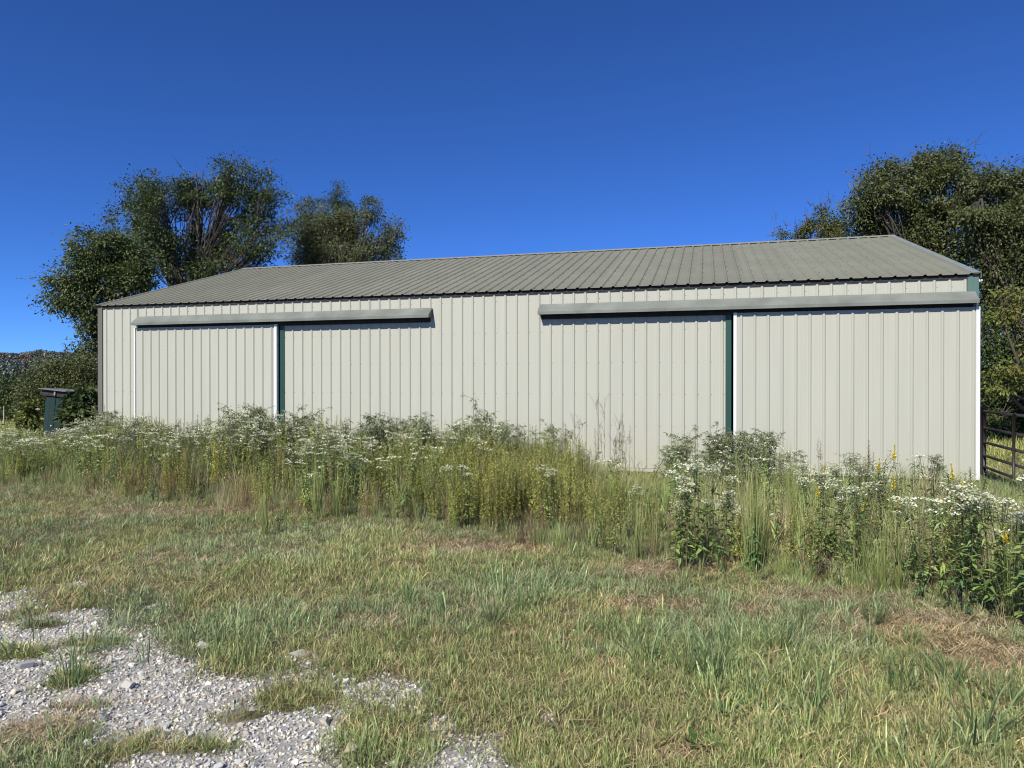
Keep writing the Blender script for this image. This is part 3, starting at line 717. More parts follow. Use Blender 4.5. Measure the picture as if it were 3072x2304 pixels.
scatter('gravel', sp_, on_ground(x, y, sz * .25), spin(n, .5), uni(sz), rng.integers(0, 8, n), tint, 'pale grey crushed gravel of the drive in the lower left', 'gravel')

# ------------------------------------------------------------------ weed strip plan
WEED_FRONT = [(-400, 1462), (0, 1478), (280, 1500), (600, 1545), (950, 1570), (1300, 1595), (1600, 1650), (1900, 1690), (2200, 1745), (2600, 1800), (2900, 1870), (3072, 1900), (3500, 1960)]
_wf = np.array([ground_px(*p) for p in WEED_FRONT])
def depth_in(x, y):
    """metres behind the front edge of the weeds"""
    return y - np.interp(x, _wf[:, 0], _wf[:, 1])
def wall_gap(x, y):
    """metres in front of the barn wall (large beyond its ends)"""
    lx = (x - BX) * math.cos(PHI) - (y - BY) * math.sin(PHI); ly = (x - BX) * math.sin(PHI) + (y - BY) * math.cos(PHI)
    inside = (lx < .05) & (lx > -LEN - .05)
    return np.where(inside, -ly, np.where((ly > 0), 9.0, 9.0))
SKYLINE = np.array([(-400, 1300), (0, 1285), (120, 1290), (190, 1292), (290, 1245), (420, 1232), (560, 1275), (650, 1260), (740, 1200), (800, 1238), (900, 1250), (1000, 1255), (1150, 1258), (1250, 1255), (1330, 1290), (1420, 1258), (1500, 1290), (1600, 1310), (1700, 1300), (1800, 1345), (1870, 1375), (1960, 1388), (2050, 1335), (2150, 1315), (2250, 1308), (2320, 1318), (2400, 1375), (2500, 1395), (2600, 1360), (2750, 1345), (2850, 1372), (2920, 1405), (3072, 1425), (3500, 1430)])
def height_cap(x, y):
    """how tall a plant standing here may grow, from where the tops of the weeds show against the wall"""
    qx = 1536 + SRC_F * x / y
    return CAM_H - (np.interp(qx, SKYLINE[:, 0], SKYLINE[:, 1]) - HOR) / SRC_F * y
def pxx(x, y): return 1536 + SRC_F * x / y

# ------------------------------------------------------------------ plant kinds
def g_clump(n, h, w, lean, bend, c0, c1, r=.03, hv=.35, cv=.25):
    g = Geo(); a = rng.uniform(0, 6.283, n); q = rng.random(n) ** .5 * r
    P = np.stack([q * np.cos(a), q * np.sin(a), np.full(n, -.012)], 1)
    az = a + rng.normal(0, .7, n); C0 = np.array(c0) * (1 + rng.normal(0, cv, (n, 1))).clip(.4, 1.8); C1 = np.array(c1) * (1 + rng.normal(0, cv, (n, 1))).clip(.4, 1.8)
    g.blades(P, az, (np.abs(rng.normal(0, lean, n)) if np.isscalar(lean) else rng.normal(lean[0], lean[1], n)), rng.normal(bend, bend * .6, n), h * rng.uniform(1 - hv, 1 + hv, n), w * rng.uniform(.7, 1.3, n), C0, C1)
    return g
STRAW, STRAW2 = (.40, .325, .20), (.50, .41, .26)
lawn = [g_clump(18, .062, .0042, .8, .5, (.195, .27, .10), (.305, .395, .155), .05, .35, .4).mesh('grass', M['inst']) for _ in range(4)]
lawn += [g_clump(18, .068, .0040, .9, .5, (.26, .285, .13), (.43, .43, .22), .05, .35, .4).mesh('grass', M['inst']) for _ in range(3)]
lawn += [g_clump(16, .085, .0036, (1.2, .25), .2, STRAW, STRAW2, .05).mesh('grass', M['dry']) for _ in range(3)]
lawn += [g_clump(11, .15, .0055, .75, .6, (.165, .24, .10), (.28, .355, .16), .05, .4, .4).mesh('grass', M['inst']) for _ in range(3)]      # coarse tufts
DRY = [(1440, 1500, 1.2, .5), (2000, 1700, .9, .35), (1960, 1815, .55, .22), (2700, 1870, 1.0, .35), (2480, 1790, .7, .25), (700, 1530, 1.4, .4), (350, 1540, 1.2, .4), (2960, 1960, .6, .4), (1120, 1865, .3, .2), (2250, 1830, .35, .2), (2650, 2160, .3, .06), (1500, 1640, .9, .35), (60, 2200, .35, .28), (240, 2118, .22, .1), (20, 1985, .2, .08), (2050, 2265, .2, .08)]
DRYP = [(*ground_px(a, b), c, d) for a, b, c, d in DRY]
def dryness(x, y):
    d = np.clip(blob(x, y, DRYP) * 1.3 + 1.1 * (fbm(x, y, .6, 6) - .5), 0, 1)
    return np.clip(d + .9 * np.clip(fbm(x, y, 1.1, 9) - .52, 0, 1) + .13, 0, 1)
n = 120000
y = 2.3 + 12.5 * rng.random(n) ** 1.25; x = rng.uniform(-1, 1, n) * (1.0 * y + .9)
ga = gravel_amount(x, y)
keep = (rng.random(n) > ga * 1.0 - .012) & (wall_gap(x, y) > .03) & (rng.random(n) < np.clip(.62 + .9 * (fbm(x, y, .35, 12) - .35), .3, 1))
x, y = x[keep], y[keep]; n = len(x); dr = dryness(x, y); u = rng.random(n)
coarse_f = np.clip(.10 + .7 * (fbm(x, y, .8, 15) - .55) + .16 * np.clip((x + .3) / 2.5, 0, 1) * (y < 5.5), 0, .45)
idx = np.where(u < dr, rng.integers(7, 10, n), np.where(rng.random(n) < coarse_f, rng.integers(10, 13, n), np.where(rng.random(n) < .40 + .4 * dr, rng.integers(4, 7, n), rng.integers(0, 4, n))))
patch = fbm(x, y, 1.3, 21)[:, None]
tint = (1 + .5 * (patch - .5)) * np.where(fbm(x, y, .9, 25)[:, None] > .52, (1.0, 1.0, 1.0), (1.08, 1.0, .86)) * rng.uniform(.8, 1.2, (n, 1))
sz = rng.uniform(.7, 1.5, n) * (1 - .3 * dr) * np.clip(.75 + .6 * (fbm(x, y, .7, 31) - .3), .6, 1.25)
scatter('grass', lawn, on_ground(x, y), spin(n, .15), uni(sz), idx, tint, 'rough mown grass mixed with straw in front of the weeds', 'grass')
# loose straw lying flat
n = 16000; y = 2.4 + 9 * rng.random(n) ** 1.1; x = rng.uniform(-1, 1, n) * (.95 * y + .8)
dr = dryness(x, y); keep = (rng.random(n) < .15 + .95 * dr) & (gravel_amount(x, y) < .35) & (wall_gap(x, y) > .1); x, y = x[keep], y[keep]; n = len(x)
strawp = [g_clump(7, .17, .0032, (1.45, .12), .08, STRAW, STRAW2, .06, .5).mesh('straw', M['dry']) for _ in range(5)]
scatter('straw', strawp, on_ground(x, y, .022), spin(n, .12), uni(rng.uniform(.6, 1.3, n)), rng.integers(0, 5, n), np.array([[1, .93, .85]]) * rng.uniform(.55, 1.3, (n, 1)), 'dry cut straw lying in patches over the grass', 'straw')
# field beyond, at both sides of the barn
n = 9000; y = rng.uniform(14, 40, n); x = np.where(rng.random(n) < .6, -rng.uniform(.55, 1.05, n) * y, rng.uniform(.6, 1.05, n) * y)
keep = wall_gap(x, y) > 8; lx = (x - BX) * math.cos(PHI) - (y - BY) * math.sin(PHI); keep &= (lx > .2) | (lx < -LEN - .2); x, y = x[keep], y[keep]; n = len(x)
scatter('field_grass', lawn, np.stack([x, y, np.zeros(n)], 1), spin(n, .15), uni(rng.uniform(2.0, 4.2, n)), rng.integers(0, 7, n), np.array([[1.25, 1.15, .8]]) * rng.uniform(.7, 1.2, (n, 1)), 'longer yellow-green grass of the field beside the barn', 'grass')

# ---- weeds
def stems(g, n, h, r, col, spread=.06, lean=.1, rad=.004, k=5, top_spread=.0):
    """returns stem centre lines (n,k,3)"""
    a = rng.uniform(0, 6.283, n); q = rng.random(n) ** .5 * spread
    b = np.stack([q * np.cos(a), q * np.sin(a), np.full(n, -.03)], 1)
    hh = h * rng.uniform(.75, 1.08, n); t = np.linspace(0, 1, k)
    az = a + rng.normal(0, .6, n); ln = np.abs(rng.normal(0, lean, n)) + top_spread
    off = np.stack([np.cos(az), np.sin(az), np.zeros(n)], 1) * (ln * hh)[:, None]
    P = b[:, None] + off[:, None] * (t ** 1.6)[None, :, None] + np.array([0, 0, 1.]) * (hh[:, None] * t[None])[..., None]
    P = P + rng.normal(0, .006, P.shape) * t[None, :, None]
    g.tubes(P, np.tile(rad * np.linspace(1, .45, k), (n, 1)), col, 3)
    return P
def at(P, s, t):
    k = P.shape[1] - 1; f = np.clip(t * k, 0, k - 1e-4); i = f.astype(int); w = (f - i)[:, None]
    return P[s, i] * (1 - w) + P[s, i + 1] * w, unit(P[s, i + 1] - P[s, i])
def add_leaves(g, P, per, t0, t1, ln, wd, cols, up=.25, droop=.25, taper=.5):
    n = len(P) * per; s = np.repeat(np.arange(len(P)), per); t = rng.uniform(t0, t1, n)
    b, T = at(P, s, t); az = rng.uniform(0, 6.283, n)
    D = unit(np.stack([np.cos(az), np.sin(az), rng.normal(up, .3, n)], 1)); Sd = unit(np.cross(D, np.array([0, 0, 1.]) + rng.normal(0, .35, (n, 3))))
    z = 1 - taper * (t - t0) / max(t1 - t0, 1e-6); C = np.array(cols)[rng.integers(0, len(cols), n)] * rng.uniform(.75, 1.25, (n, 1))
    g.leaves(b, D, Sd, ln * z * rng.uniform(.7, 1.25, n), wd * z, C, droop)
def florets(g, P, n, r, flat, size, cols):
    """flat-topped cluster of tiny white flowers round each point"""
    m_ = len(P); idx = np.repeat(np.arange(m_), n); N_ = len(idx)
    a = rng.uniform(0, 6.283, N_); q = rng.random(N_) ** .5; rr = r * rng.uniform(.7, 1.3, m_)[idx]
    o = np.stack([q * np.cos(a) * rr, q * np.sin(a) * rr, flat * rr * (1 - q ** 2) + rng.normal(0, .006, N_)], 1)
    b = P[idx] + o; D = unit(np.stack([np.cos(a), np.sin(a), rng.normal(.2, .4, N_)], 1)); Sd = unit(np.cross(D, np.array([0, 0, 1.]) + rng.normal(0, .5, (N_, 3))))
    C = np.array(cols)[rng.integers(0, len(cols), N_)] * rng.uniform(.85, 1.08, (N_, 1))
    g.leaves(b - D * size * .5, D, Sd, size * rng.uniform(.7, 1.2, N_), size * .8, C, 0)
    return b
LEAFG = [(.15, .225, .065), (.22, .30, .085), (.29, .36, .115)]; PALEG = [(.24, .30, .11), (.31, .37, .15), (.19, .25, .085)]
WHITE = [(.70, .70, .46), (.80, .79, .62), (.52, .58, .30)]; YEL = [(.85, .68, .07), (.80, .66, .10)]
def boneset(h=1.0, n=5, heads=5, cap_r=.055, pale=False, single=False):
    """stem, foliage, flowers as three meshes' geometry"""
    s, f, w = Geo(), Geo(), []
    P = stems(s, n, h, 1, (.16, .13, .07), .10, .16, .0045)
    add_leaves(f, P, 26, .15, .95, .13, .038, PALEG if pale else LEAFG, .1, .35)
    tips = P[:, -1]; hp_ = []
    for i in range(n):
        a = rng.uniform(0, 6.283, heads); q = rng.uniform(.02, .15 if not single else .055, heads)
        e = tips[i] + np.stack([q * np.cos(a), q * np.sin(a), rng.uniform(-.07, .06, heads) * (.4 if single else 1) - q * .25], 1); hp_.append(e)
        b0 = P[i, -2]; s.tubes(np.stack([np.repeat(b0[None], heads, 0), (b0 + e) / 2 + [0, 0, -.02], e], 1), np.tile([.003, .0025, .002], (heads, 1)), (.20, .21, .10), 3)
        add_leaves(f, np.stack([np.repeat(b0[None], heads, 0), (b0 + e) / 2, e], 1), 4, .2, .9, .06, .014, PALEG, .2, .3)
    for e in hp_:
        q = Geo(); florets(q, e, 15, cap_r, .30, .026, WHITE); w.append(q)
    return (s, f, *w)
def merge(*gs):
    o = Geo()
    for q in gs:
        for v, c in zip(q.v, q.c): pass
        n0 = o.n; 
        for f in q.f: o.f.append(f + n0)
        o.v += q.v; o.c += q.c; o.n += q.n
    return o
def lespedeza(h=.95, n=6):
    s, f = Geo(), Geo(); P = stems(s, n, h, 1, (.19, .155, .07), .12, .08, .0028, 6)
    add_leaves(f, P, 80, .22, 1.0, 0.040, .020, [(.27, .32, .07), (.36, .39, .09), (.44, .45, .12), (.31, .28, .09)], .7, 0, .45)
    return s, f
def plume(h=1.1, n=3):
    """horseweed-like spike with a feathery seed head"""
    s, f = Geo(), Geo(); P = stems(s, n, h, 1, (.19, .17, .08), .07, .07, .004, 6)
    add_leaves(f, P, 42, .1, .75, .075, .009, [(.19, .225, .07), (.25, .26, .09), (.27, .23, .12)], .5, .1, .4)
    add_leaves(f, P, 60, .62, 1.0, .07, .008, [(.24, .235, .12), (.30, .25, .16), (.20, .21, .09)], .9, 0, .6)
    return s, f
def bluestem(h=1.2, n=34):
    g = g_clump(n, h, .0085, .09, .06, (.22, .28, .085), (.34, .37, .13), .07, .3, .2); b = g_clump(n, h * .5, .008, .2, .25, (.19, .24, .075), (.28, .29, .12), .09, .4)
    return g, b
def ironweed(h=.7, n=1, ln=.15):
    s, f = Geo(), Geo(); P = stems(s, n, h, 1, (.05, .04, .03), .04, .08, .006, 6)
    add_leaves(f, P, 26, .12, 1.0, ln, ln * .24, [(.048, .11, .042), (.078, .15, .054), (.12, .20, .07)], .15, .45, .35)
    return s, f
def willowy(h=1.35, n=6):
    s, f = Geo(), Geo(); P = stems(s, n, h, 1, (.17, .15, .10), .14, .17, .0055, 6)
    br = []
    for i in range(n):
        m_ = 7; sI = np.full(m_, i); b, T = at(P, sI, rng.uniform(.4, .95, m_)); a = rng.uniform(0, 6.283, m_); l_ = rng.uniform(.12, .28, m_)[:, None]
        e = b + np.stack([np.cos(a), np.sin(a), np.full(m_, .55)], 1) * l_; br.append(np.stack([b, (b + e) / 2 + [0, 0, .02], e], 1))
    br = np.concatenate(br); s.tubes(br, np.tile([.003, .0025, .0015], (len(br), 1)), (.18, .17, .10), 3)
    c = [(.19, .235, .10), (.26, .31, .145), (.35, .39, .21), (.14, .18, .075)]
    add_leaves(f, br, 13, .1, 1, .105, .022, c, -.35, .25, .3); add_leaves(f, P, 18, .3, 1, .12, .026, c, -.2, .3, .3)
    return s, f
def goldenrod(h=.95, n=3):
    s, f, w = Geo(), Geo(), Geo(); P = stems(s, n, h, 1, (.14, .15, .06), .07, .1, .004, 6)
    add_leaves(f, P, 34, .1, .9, .10, .016, LEAFG, .3, .2, .5)
    add_leaves(w, P, 90, .84, 1.0, .035, .016, YEL, .8, 0, .6)
    return s, f, w
def brown_stalks(h=.45, n=16):
    s, f = Geo(), Geo(); P = stems(s, n, h, 1, (.20, .135, .085), .13, .16, .0028, 4)
    add_leaves(f, P, 8, .3, 1, .035, .007, [(.25, .17, .11), (.19, .12, .08), (.32, .24, .15)], .6, 0, .2)
    return s, f
tallgrass = [g_clump(26, .50, .0048, .22, .35, (.25, .295, .10), (.41, .42, .18), .07, .4).mesh('tall_grass', M['inst']) for _ in range(4)]
tallgrass += [g_clump(24, .45, .0045, .3, .4, (.34, .275, .16), (.45, .37, .23), .07, .4).mesh('tall_grass', M['dry']) for _ in range(3)]
n = 8500; x = rng.uniform(-13, 10, n); y = rng.uniform(4.4, 17.5, n)
dp = depth_in(x, y); keep = (dp > -.25) & (dp < 7) & (wall_gap(x, y) > .06) & (np.abs(x / y) < 1.0) & ((rng.random(n) < np.clip(dp / .6 + .35, 0, 1))); x, y = x[keep], y[keep]; n = len(x)
dp = depth_in(x, y); sc_ = rng.uniform(.55, 1.25, n) * np.clip(.35 + dp * .3, .3, .85); cap_ = height_cap(x, y); sc_ = np.minimum(sc_, np.maximum(cap_ - .08, .15) / .62)
gz_ = np.where((pxx(x, y) > 1780) & (pxx(x, y) < 2020), .8, 1); sc_ *= gz_
idx = np.where(rng.random(n) < .22 + .35 * (fbm(x, y, 1.1, 41) > .55) + .25 * (dp < .3), rng.integers(4, 7, n), rng.integers(0, 4, n))
tint = np.where(fbm(x, y, 1.0, 44)[:, None] > .5, (1.0, 1.0, 1.0), (.85, 1.0, .8)) * rng.uniform(.75, 1.2, (n, 1))
scatter('tall_grass', tallgrass, on_ground(x, y), spin(n, .06), uni(sc_), idx, tint, 'uncut knee-high grass among the weeds along the barn', 'grass')

def weed_mass(name, protos, hproto, n, where, hfun, label, cat, tintf=None, tilt=.06, seed=0, cap=.04):
    x = rng.uniform(-14, 9.5, n); y = rng.uniform(4.6, 18.5, n); q = pxx(x, y); dp = depth_in(x, y)
    cl_ = np.clip(1.9 * (fbm(x, y, .75, 60 + len(name)) - .22), .12, 1.35)          # plants come in ragged clumps
    keep = (wall_gap(x, y) > .12) & (dp > .1 + .9 * np.clip(fbm(x, y, .9, 77) - .4, 0, 1)) & (dp < 7.5) & (np.abs(x / y) < 1.0) & (rng.random(n) < where(q, dp, x, y) * cl_)
    x, y, q, dp = x[keep], y[keep], q[keep], dp[keep]; n = len(x)
    h = np.minimum(hfun(q, dp, x, y) * rng.uniform(.78, 1.18, n), np.maximum(height_cap(x, y) + rng.uniform(-.34, cap, n), .12))
    s_ = h / hproto; t_ = rng.uniform(.78, 1.2, (n, 1)) * (tintf(q, dp, x, y) if tintf else np.ones((n, 3)))
    scatter(name, protos, on_ground(x, y), spin(n, tilt), np.stack([s_ ** .6, s_ ** .6, s_], 1), rng.integers(0, len(protos), n), t_, label, cat)
    return n
def bump_(q, pts): return np.interp(q, [p[0] for p in pts], [p[1] for p in pts])
cnt = {}
bs = [merge(*boneset(1.0, 5, 4, .045)).mesh('boneset', M['inst']) for _ in range(5)]
cnt['boneset'] = weed_mass('white_flowered_weeds', bs, 1.0, 9000, lambda q, dp, x, y: bump_(q, [(-300, .55), (0, .6), (450, .5), (560, .2), (700, .3), (850, .55), (1180, .55), (1280, .2), (1500, .06), (2400, .04), (2550, .09), (2900, .07)]) * np.clip((dp - .3) / 1.6, 0, 1) * .40,
    lambda q, dp, x, y: np.clip(.62 + .13 * dp, .5, 1.15), 'drifts of white-flowered weeds crowding along the barn wall', 'weeds')
ls = [merge(*lespedeza()).mesh('lespedeza', M['inst']) for _ in range(5)]
cnt['les'] = weed_mass('yellow_green_weeds', ls, .95, 12000, lambda q, dp, x, y: (bump_(q, [(-300, .22), (400, .25), (560, .5), (700, .5), (800, .3), (1200, .35), (1330, .85), (1500, 1), (1800, 1), (1850, .35), (1950, .08), (2600, .06), (3000, .08)]) * np.clip(dp / .5, 0, 1) * np.clip((bump_(q, [(1200, 9), (1830, 5.2), (2000, 3)]) - dp) / .6, 0, 1)) * .75,
    lambda q, dp, x, y: np.clip(.5 + .22 * dp, .4, 1.0), 'thicket of slender yellow-green weeds in front of the barn middle', 'weeds', lambda q, dp, x, y: np.where(fbm(x, y, .8, 51)[:, None] > .5, (1.08, 1.05, .95), (.95, 1.0, .95)))
pl = [merge(*plume()).mesh('plume_weed', M['inst']) for _ in range(4)]
cnt['plume'] = weed_mass('feathery_weeds', pl, 1.1, 5000, lambda q, dp, x, y: bump_(q, [(-300, .1), (400, .25), (560, .6), (760, .5), (900, .15), (1300, .15), (1700, .35), (1850, .1), (2500, .12), (2700, .3), (3000, .15)]) * np.clip((dp - .4) / 1, 0, 1) * .45,
    lambda q, dp, x, y: np.clip(.7 + .14 * dp, .5, 1.25), 'feathery horseweed spikes scattered through the weed strip', 'weeds', cap=.22)
br_ = [merge(*brown_stalks()).mesh('brown_stalks', M['dry']) for _ in range(4)]
cnt['brown'] = weed_mass('brown_stalks', br_, .45, 6000, lambda q, dp, x, y: np.clip(bump_(q, [(-300, .3), (250, .6), (900, .8), (1100, .5), (1350, .9), (1750, .9), (1900, .3), (3000, .15)]) * np.clip(1.5 - dp / 1.1, 0, 1), 0, 1) * .6,
    lambda q, dp, x, y: .36 + 0 * q, 'reddish brown dead stalks along the front of the weeds', 'weeds', lambda q, dp, x, y: np.where((q > 1350)[:, None], (.75, .70, .74), (1.1, .98, .9)))
iw = [merge(*ironweed(.7, 2, .13)).mesh('leafy_weed', M['inst']) for _ in range(4)]
cnt['leafy'] = weed_mass('leafy_weeds', iw, .7, 4200, lambda q, dp, x, y: bump_(q, [(-300, .3), (800, .3), (900, .45), (1150, .45), (1300, .12), (1900, .15), (2150, .35), (2500, .55), (2800, .9), (3072, 1)]) * np.clip(dp / .35, 0, 1) * .5,
    lambda q, dp, x, y: .42 + .1 * np.clip(dp, 0, 4), 'dark leafy weeds thickening towards the right end', 'weeds', lambda q, dp, x, y: np.where(rng.random((len(q), 1)) < .45, (2.5, 1.95, 1.3), (1.6, 1.5, 1.35)))
wl_ = [merge(*willowy()).mesh('willowy_weed', M['inst']) for _ in range(4)]
cnt['wil'] = weed_mass('grey_green_weeds', wl_, 1.35, 4200, lambda q, dp, x, y: (bump_(q, [(-300, 0), (250, .15), (600, .2), (690, .9), (830, .8), (900, .4), (1150, .6), (1250, .9), (1600, .8), (1760, .3), (1850, .02), (1980, .1), (2040, 1), (2340, 1), (2400, .1), (3000, .05)]) * (wall_gap(x, y) < np.where((q > 2000) & (q < 2360), 2.2, 1.6))) * .9,
    lambda q, dp, x, y: 1.2 + 0 * q, 'grey-green narrow-leaved weeds standing against the barn wall', 'weeds', cap=.16)
print('weeds', cnt)

# ------------------------------------------------------------------ single plants that stand out
def meshes(fn, names, reps, mat='plant'):
    out = []
    for _ in range(reps):
        gs = fn(); out.append([(nm, q.mesh(nm, M[mat])) for nm, q in zip(names, gs)])
    return out
ORD = ['leftmost', 'second from left', 'third from left', 'fourth from left', 'fifth from left', 'sixth from left', 'seventh from left', 'eighth from left', 'ninth from left', 'tenth from left']
def place(q):
    for lim, nm in ((290, 'left of the barn'), (840, 'before the left sliding door'), (1290, 'below the left track cover'), (1620, 'before the bare middle wall'), (2180, 'below the right track cover'), (2700, 'before the right sliding door')):
        if q < lim: return nm
    return 'near the barn corner and gate'
def stand(kind, cat, look, group, sets, spots, hproto, slim=1.0):
    """spots: (photo x, forward distance, height)"""
    spots = sorted(spots, key=lambda s: s[0]); by = {}
    for s in spots: by.setdefault(place(s[0]), []).append(s)
    for i, (q, Y, h) in enumerate(spots):
        loc = place(q); grp = by[loc]; k = grp.index((q, Y, h))
        x = (q - 1536) / SRC_F * Y; s = h / hproto; w = slim * s ** .7
        r = empty(kind, (x, Y, float(gz(x, Y))), (rng.normal(0, .03), rng.normal(0, .03), rng.uniform(0, 6.28))); r.scale = (w, w, s)
        lab = look + (', ' + ORD[k] + ' of those ' + loc if len(grp) > 1 else ', the only one ' + loc)
        tag(r, lab, cat, group)
        for nm, me in sets[i % len(sets)]:
            c = obj(nm, me, r)
            if nm == 'flower_head': c['kind'] = 'stuff'       # florets too small to pick apart
def by_head(x, y, h): return (x, (CAM_H - h) * SRC_F / (y - HOR), h)
def by_base(x, y, h): return (x, CAM_H * SRC_F / (y - HOR), h)
stand('bluestem_clump', 'grass clump', 'upright pale green grass clump', 'tall bluestem clumps in the weeds', meshes(bluestem, ('culms', 'basal_leaves'), 3),
      [by_base(*p) for p in ((953, 1559, .92), (1010, 1556, .62), (794, 1615, .62), (1304, 1500, .76), (2256, 1714, 1.02), (2283, 1690, .92), (1912, 1671, .58), (1968, 1662, .5), (2366, 1565, .86), (2380, 1600, .6), (2648, 1770, .5), (2697, 1775, .5), (2755, 1725, .55), (3038, 1861, .66), (2592, 1705, .6), (1500, 1545, .75), (2120, 1600, .55))], 1.2, .8)
stand('leafy_plant', 'plant', 'dark green single-stemmed leafy plant', 'single leafy plants in the weeds', meshes(lambda: ironweed(.5, 1, .11), ('stem', 'leaves'), 3),
      [by_base(*p) for p in ((1782, 1655, .42), (2183, 1718, .42), (1750, 1545, .5), (1952, 1560, .48), (1862, 1602, .42), (2520, 1762, .27), (1304, 1525, .42), (1338, 1560, .38), (2696, 1765, .5), (2905, 1840, .5), (2985, 1850, .45), (2840, 1825, .42), (2430, 1700, .4), (3055, 1850, .5), (2760, 1800, .36), (2610, 1720, .45), (830, 1600, .3), (930, 1580, .3))], .5)
stand('boneset_plant', 'flowering plant', 'white flat-topped boneset', 'white flowering plants standing clear of the drifts', meshes(lambda: boneset(.9, 3, 6, .065, False, True), ('stem', 'leaves', 'flower_head', 'flower_head', 'flower_head'), 4),
      [by_head(*p) for p in ((2540, 1436, .85), (2475, 1430, .8), (2442, 1418, .8), (2508, 1476, .65), (2768, 1494, .72), (2872, 1500, .75), (2934, 1459, .9), (2981, 1477, .88), (3025, 1461, .92), (2884, 1530, .65), (3003, 1528, .75), (3017, 1566, .66), (3053, 1380, 1.15), (2107, 1374, 1.0), (2064, 1407, .9), (2021, 1439, .8), (2068, 1481, .65), (2223, 1495, .6), (2158, 1416, .85), (1627, 1400, .72), (1387, 1400, .7))], .9)
stand('goldenrod', 'flowering plant', 'goldenrod with a yellow plume', 'yellow goldenrods', meshes(lambda: goldenrod(.95, 2), ('stem', 'leaves', 'flower_plume'), 3),
      [by_head(*p) for p in ((2655, 1345, .98), (2469, 1410, .8), (2670, 1437, .8), (2558, 1493, .65), (2901, 1401, .9), (3066, 1590, .7), (913, 1497, .5))], .95)
stand('willowy_weed', 'plant', 'tall wispy grey-green weed', 'tall wispy weeds rising against the wall', meshes(lambda: willowy(1.35, 4), ('stem', 'leaves'), 4),
      [(735, 14.6, 1.36), (705, 14.8, 1.15), (790, 14.5, 1.15), (885, 14.2, 1.28), (935, 14.0, 1.12), (1180, 13.6, 1.08), (1255, 13.4, 1.18), (1425, 13.2, 1.08), (1450, 13.0, 1.36), (1490, 13.1, 1.05), (1665, 12.6, 1.05), (2080, 11.9, .98), (2170, 11.6, 1.0), (2240, 11.5, 1.0), (2300, 11.4, .98)], 1.35, 1.1)
stand('horseweed', 'plant', 'feathery horseweed spike', 'tall horseweed spikes', meshes(lambda: plume(1.1, 2), ('stem', 'leaves'), 3),
      [(310, 15.6, 1.25), (430, 15.2, 1.0), (580, 14.4, 1.18), (612, 14.2, 1.02), (660, 14.3, 1.1), (1700, 12.3, 1.1), (1790, 11.8, .9), (2612, 10.6, .95), (2620, 9.0, .8), (2460, 10.4, .92)], 1.1)
# dry branching stalks, leafy spike and arching cane against the wall
def stalk(h=1.5):
    g = Geo(); P = stems(g, 2, h, 1, (.20, .165, .12), .05, .10, .005, 7); br = []
    for i in range(2):
        b, T = at(P, np.full(9, i), rng.uniform(.35, .98, 9)); a = rng.uniform(0, 6.28, 9); l_ = rng.uniform(.1, .3, 9)[:, None]
        e = b + np.stack([np.cos(a) * .45, np.sin(a) * .45, np.ones(9)], 1) * l_; br.append(np.stack([b, (b + e) / 2 + [0, 0, .02], e], 1))
    br = np.concatenate(br); g.tubes(br, np.tile([.003, .0025, .0012], (len(br), 1)), (.21, .17, .13), 3)
    f = Geo(); add_leaves(f, br, 10, .4, 1, .03, .006, [(.26, .2, .13), (.2, .15, .1)], .6, 0, .2)
    return g, f
stand('dry_stalk', 'dry plant', 'tall dry branching weed stalk', 'dry stalks', meshes(stalk, ('stem', 'twigs'), 3), [(1812, 12.3, 1.48), (1835, 12.1, 1.1), (1738, 12.5, 1.15)], 1.5)
stand('leafy_spike', 'plant', 'reddish leafy weed spike', 'leafy spikes', meshes(lambda: tuple(merge(q) for q in plume(1.0, 3)), ('stem', 'leaves'), 2), [(1884, 12.0, 1.06), (1858, 12.1, .95)], 1.0)
c0, c1, c2 = px(1968, 1390, 11.6), px(2000, 1330, 11.5), px(2062, 1338, 11.3); c0 = np.array([c0[0] - .05, 11.7, -.03])
g = Geo(); g.tubes([bez(c0, c1, c2, 9) - c0], [np.linspace(.009, .004, 9)], (.24, .19, .14), 5)
tag(obj('bramble_cane', g.mesh('bramble_cane', M['plant'], True), None, tuple(c0)), 'bare arching bramble cane against the wall below the right track cover', 'cane')
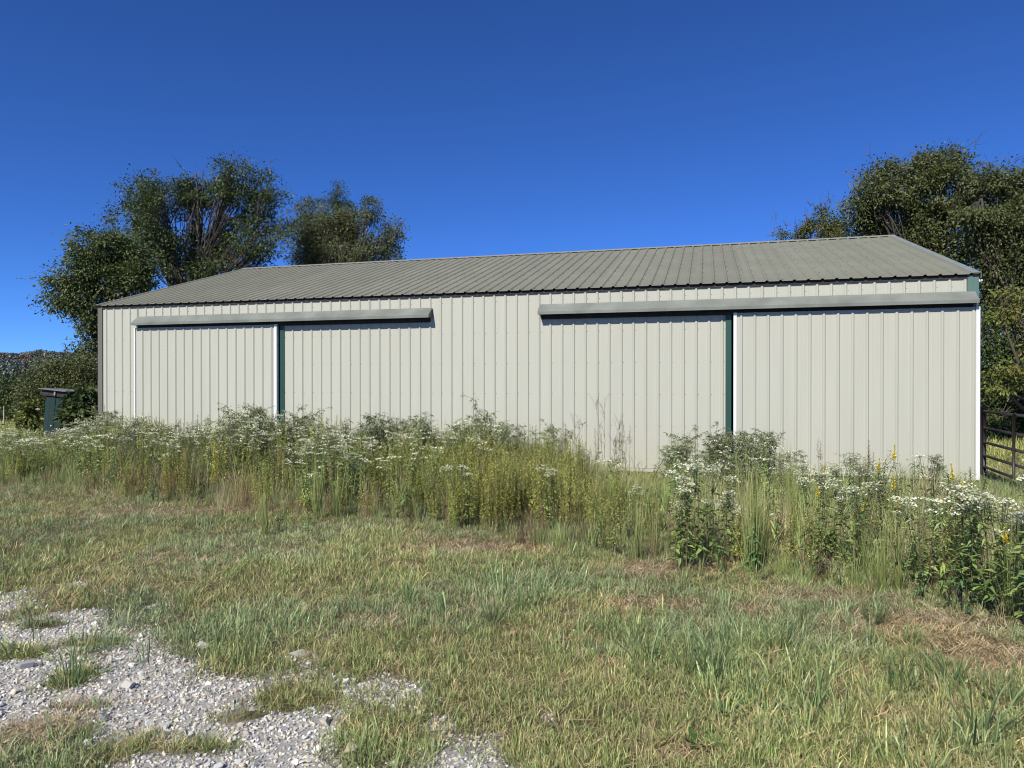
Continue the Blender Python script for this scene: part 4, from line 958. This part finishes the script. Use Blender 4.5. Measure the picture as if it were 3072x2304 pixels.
# coarse grass tufts in the foreground
stand('grass_tuft', 'grass tuft', 'coarse green grass tuft', 'coarse tufts in the foreground grass', meshes(lambda: (g_clump(30, .34, .0085, .5, .4, (.125, .19, .07), (.21, .28, .115), .07, .35, .35),), ('blades',), 4),
      [by_base(*p) for p in ((1940, 1985, .27), (2135, 2050, .30), (2050, 2020, .24), (1820, 1900, .22), (2934, 2239, .34), (2620, 1865, .24), (2860, 2060, .24), (2700, 2080, .22), (2440, 2140, .22), (1480, 1870, .22), (1560, 1830, .22), (2330, 1960, .22), (3010, 2130, .28), (205, 2055, .22))], .34)
def dock():
    g = Geo(); n = 11; a = np.linspace(0, 6.283, n, endpoint=False) + rng.normal(0, .2, n)
    D = unit(np.stack([np.cos(a), np.sin(a), rng.uniform(.35, .9, n)], 1)); Sd = unit(np.cross(D, [0, 0, 1.]))
    g.leaves(np.zeros((n, 3)), D, Sd, rng.uniform(.09, .15, n), rng.uniform(.035, .05, n), np.array([(.10, .19, .05)]) * rng.uniform(.8, 1.3, (n, 1)), .15)
    return (g,)
stand('broadleaf_weed', 'plant', 'bright green broad-leaved foreground weed', 'broad-leaved weeds', meshes(dock, ('leaves',), 2), [by_base(2207, 2150, .15), by_base(2110, 2235, .13), by_base(2300, 2285, .12)], .15)
# larger single stones
stones = [(604, 1942, .055, 'large pale stone at the far edge of the gravel'), (382, 2062, .05, 'pale rounded stone in the middle of the gravel'), (75, 2000, .06, 'flat grey stone beside the grass at the left edge'), (311, 2160, .05, 'dark-sided grey stone in the near gravel'),
          (890, 1966, .055, 'pale stone lying in the grass at the gravel edge'), (1052, 2262, .05, 'tan stone at the lower gravel edge'), (978, 2172, .05, 'cream stone in the grass above the lower gravel'), (2294, 2046, .045, 'lone white stone lying in the grass on the right')]
for i, (a, b, s, lab) in enumerate(stones):
    q = ground_px(a, b); me = sp_[i].copy(); me.materials.clear(); me.materials.append(M['rock'])
    cc = np.array([(.42, .40, .36), (.46, .44, .40), (.26, .26, .26), (.24, .24, .245), (.46, .44, .39), (.40, .33, .24), (.46, .42, .34), (.55, .54, .50)])[i]
    me.color_attributes['Col'].data.foreach_set('color', np.tile([*cc, 1.0], len(me.vertices)).astype(np.float32))
    tag(obj('stone', me, None, (q[0], q[1], float(gz(*q)) + s * .3), (rng.normal(0, .2), rng.normal(0, .2), rng.uniform(0, 6)), (s, s, s)), lab, 'stone', 'larger stones')
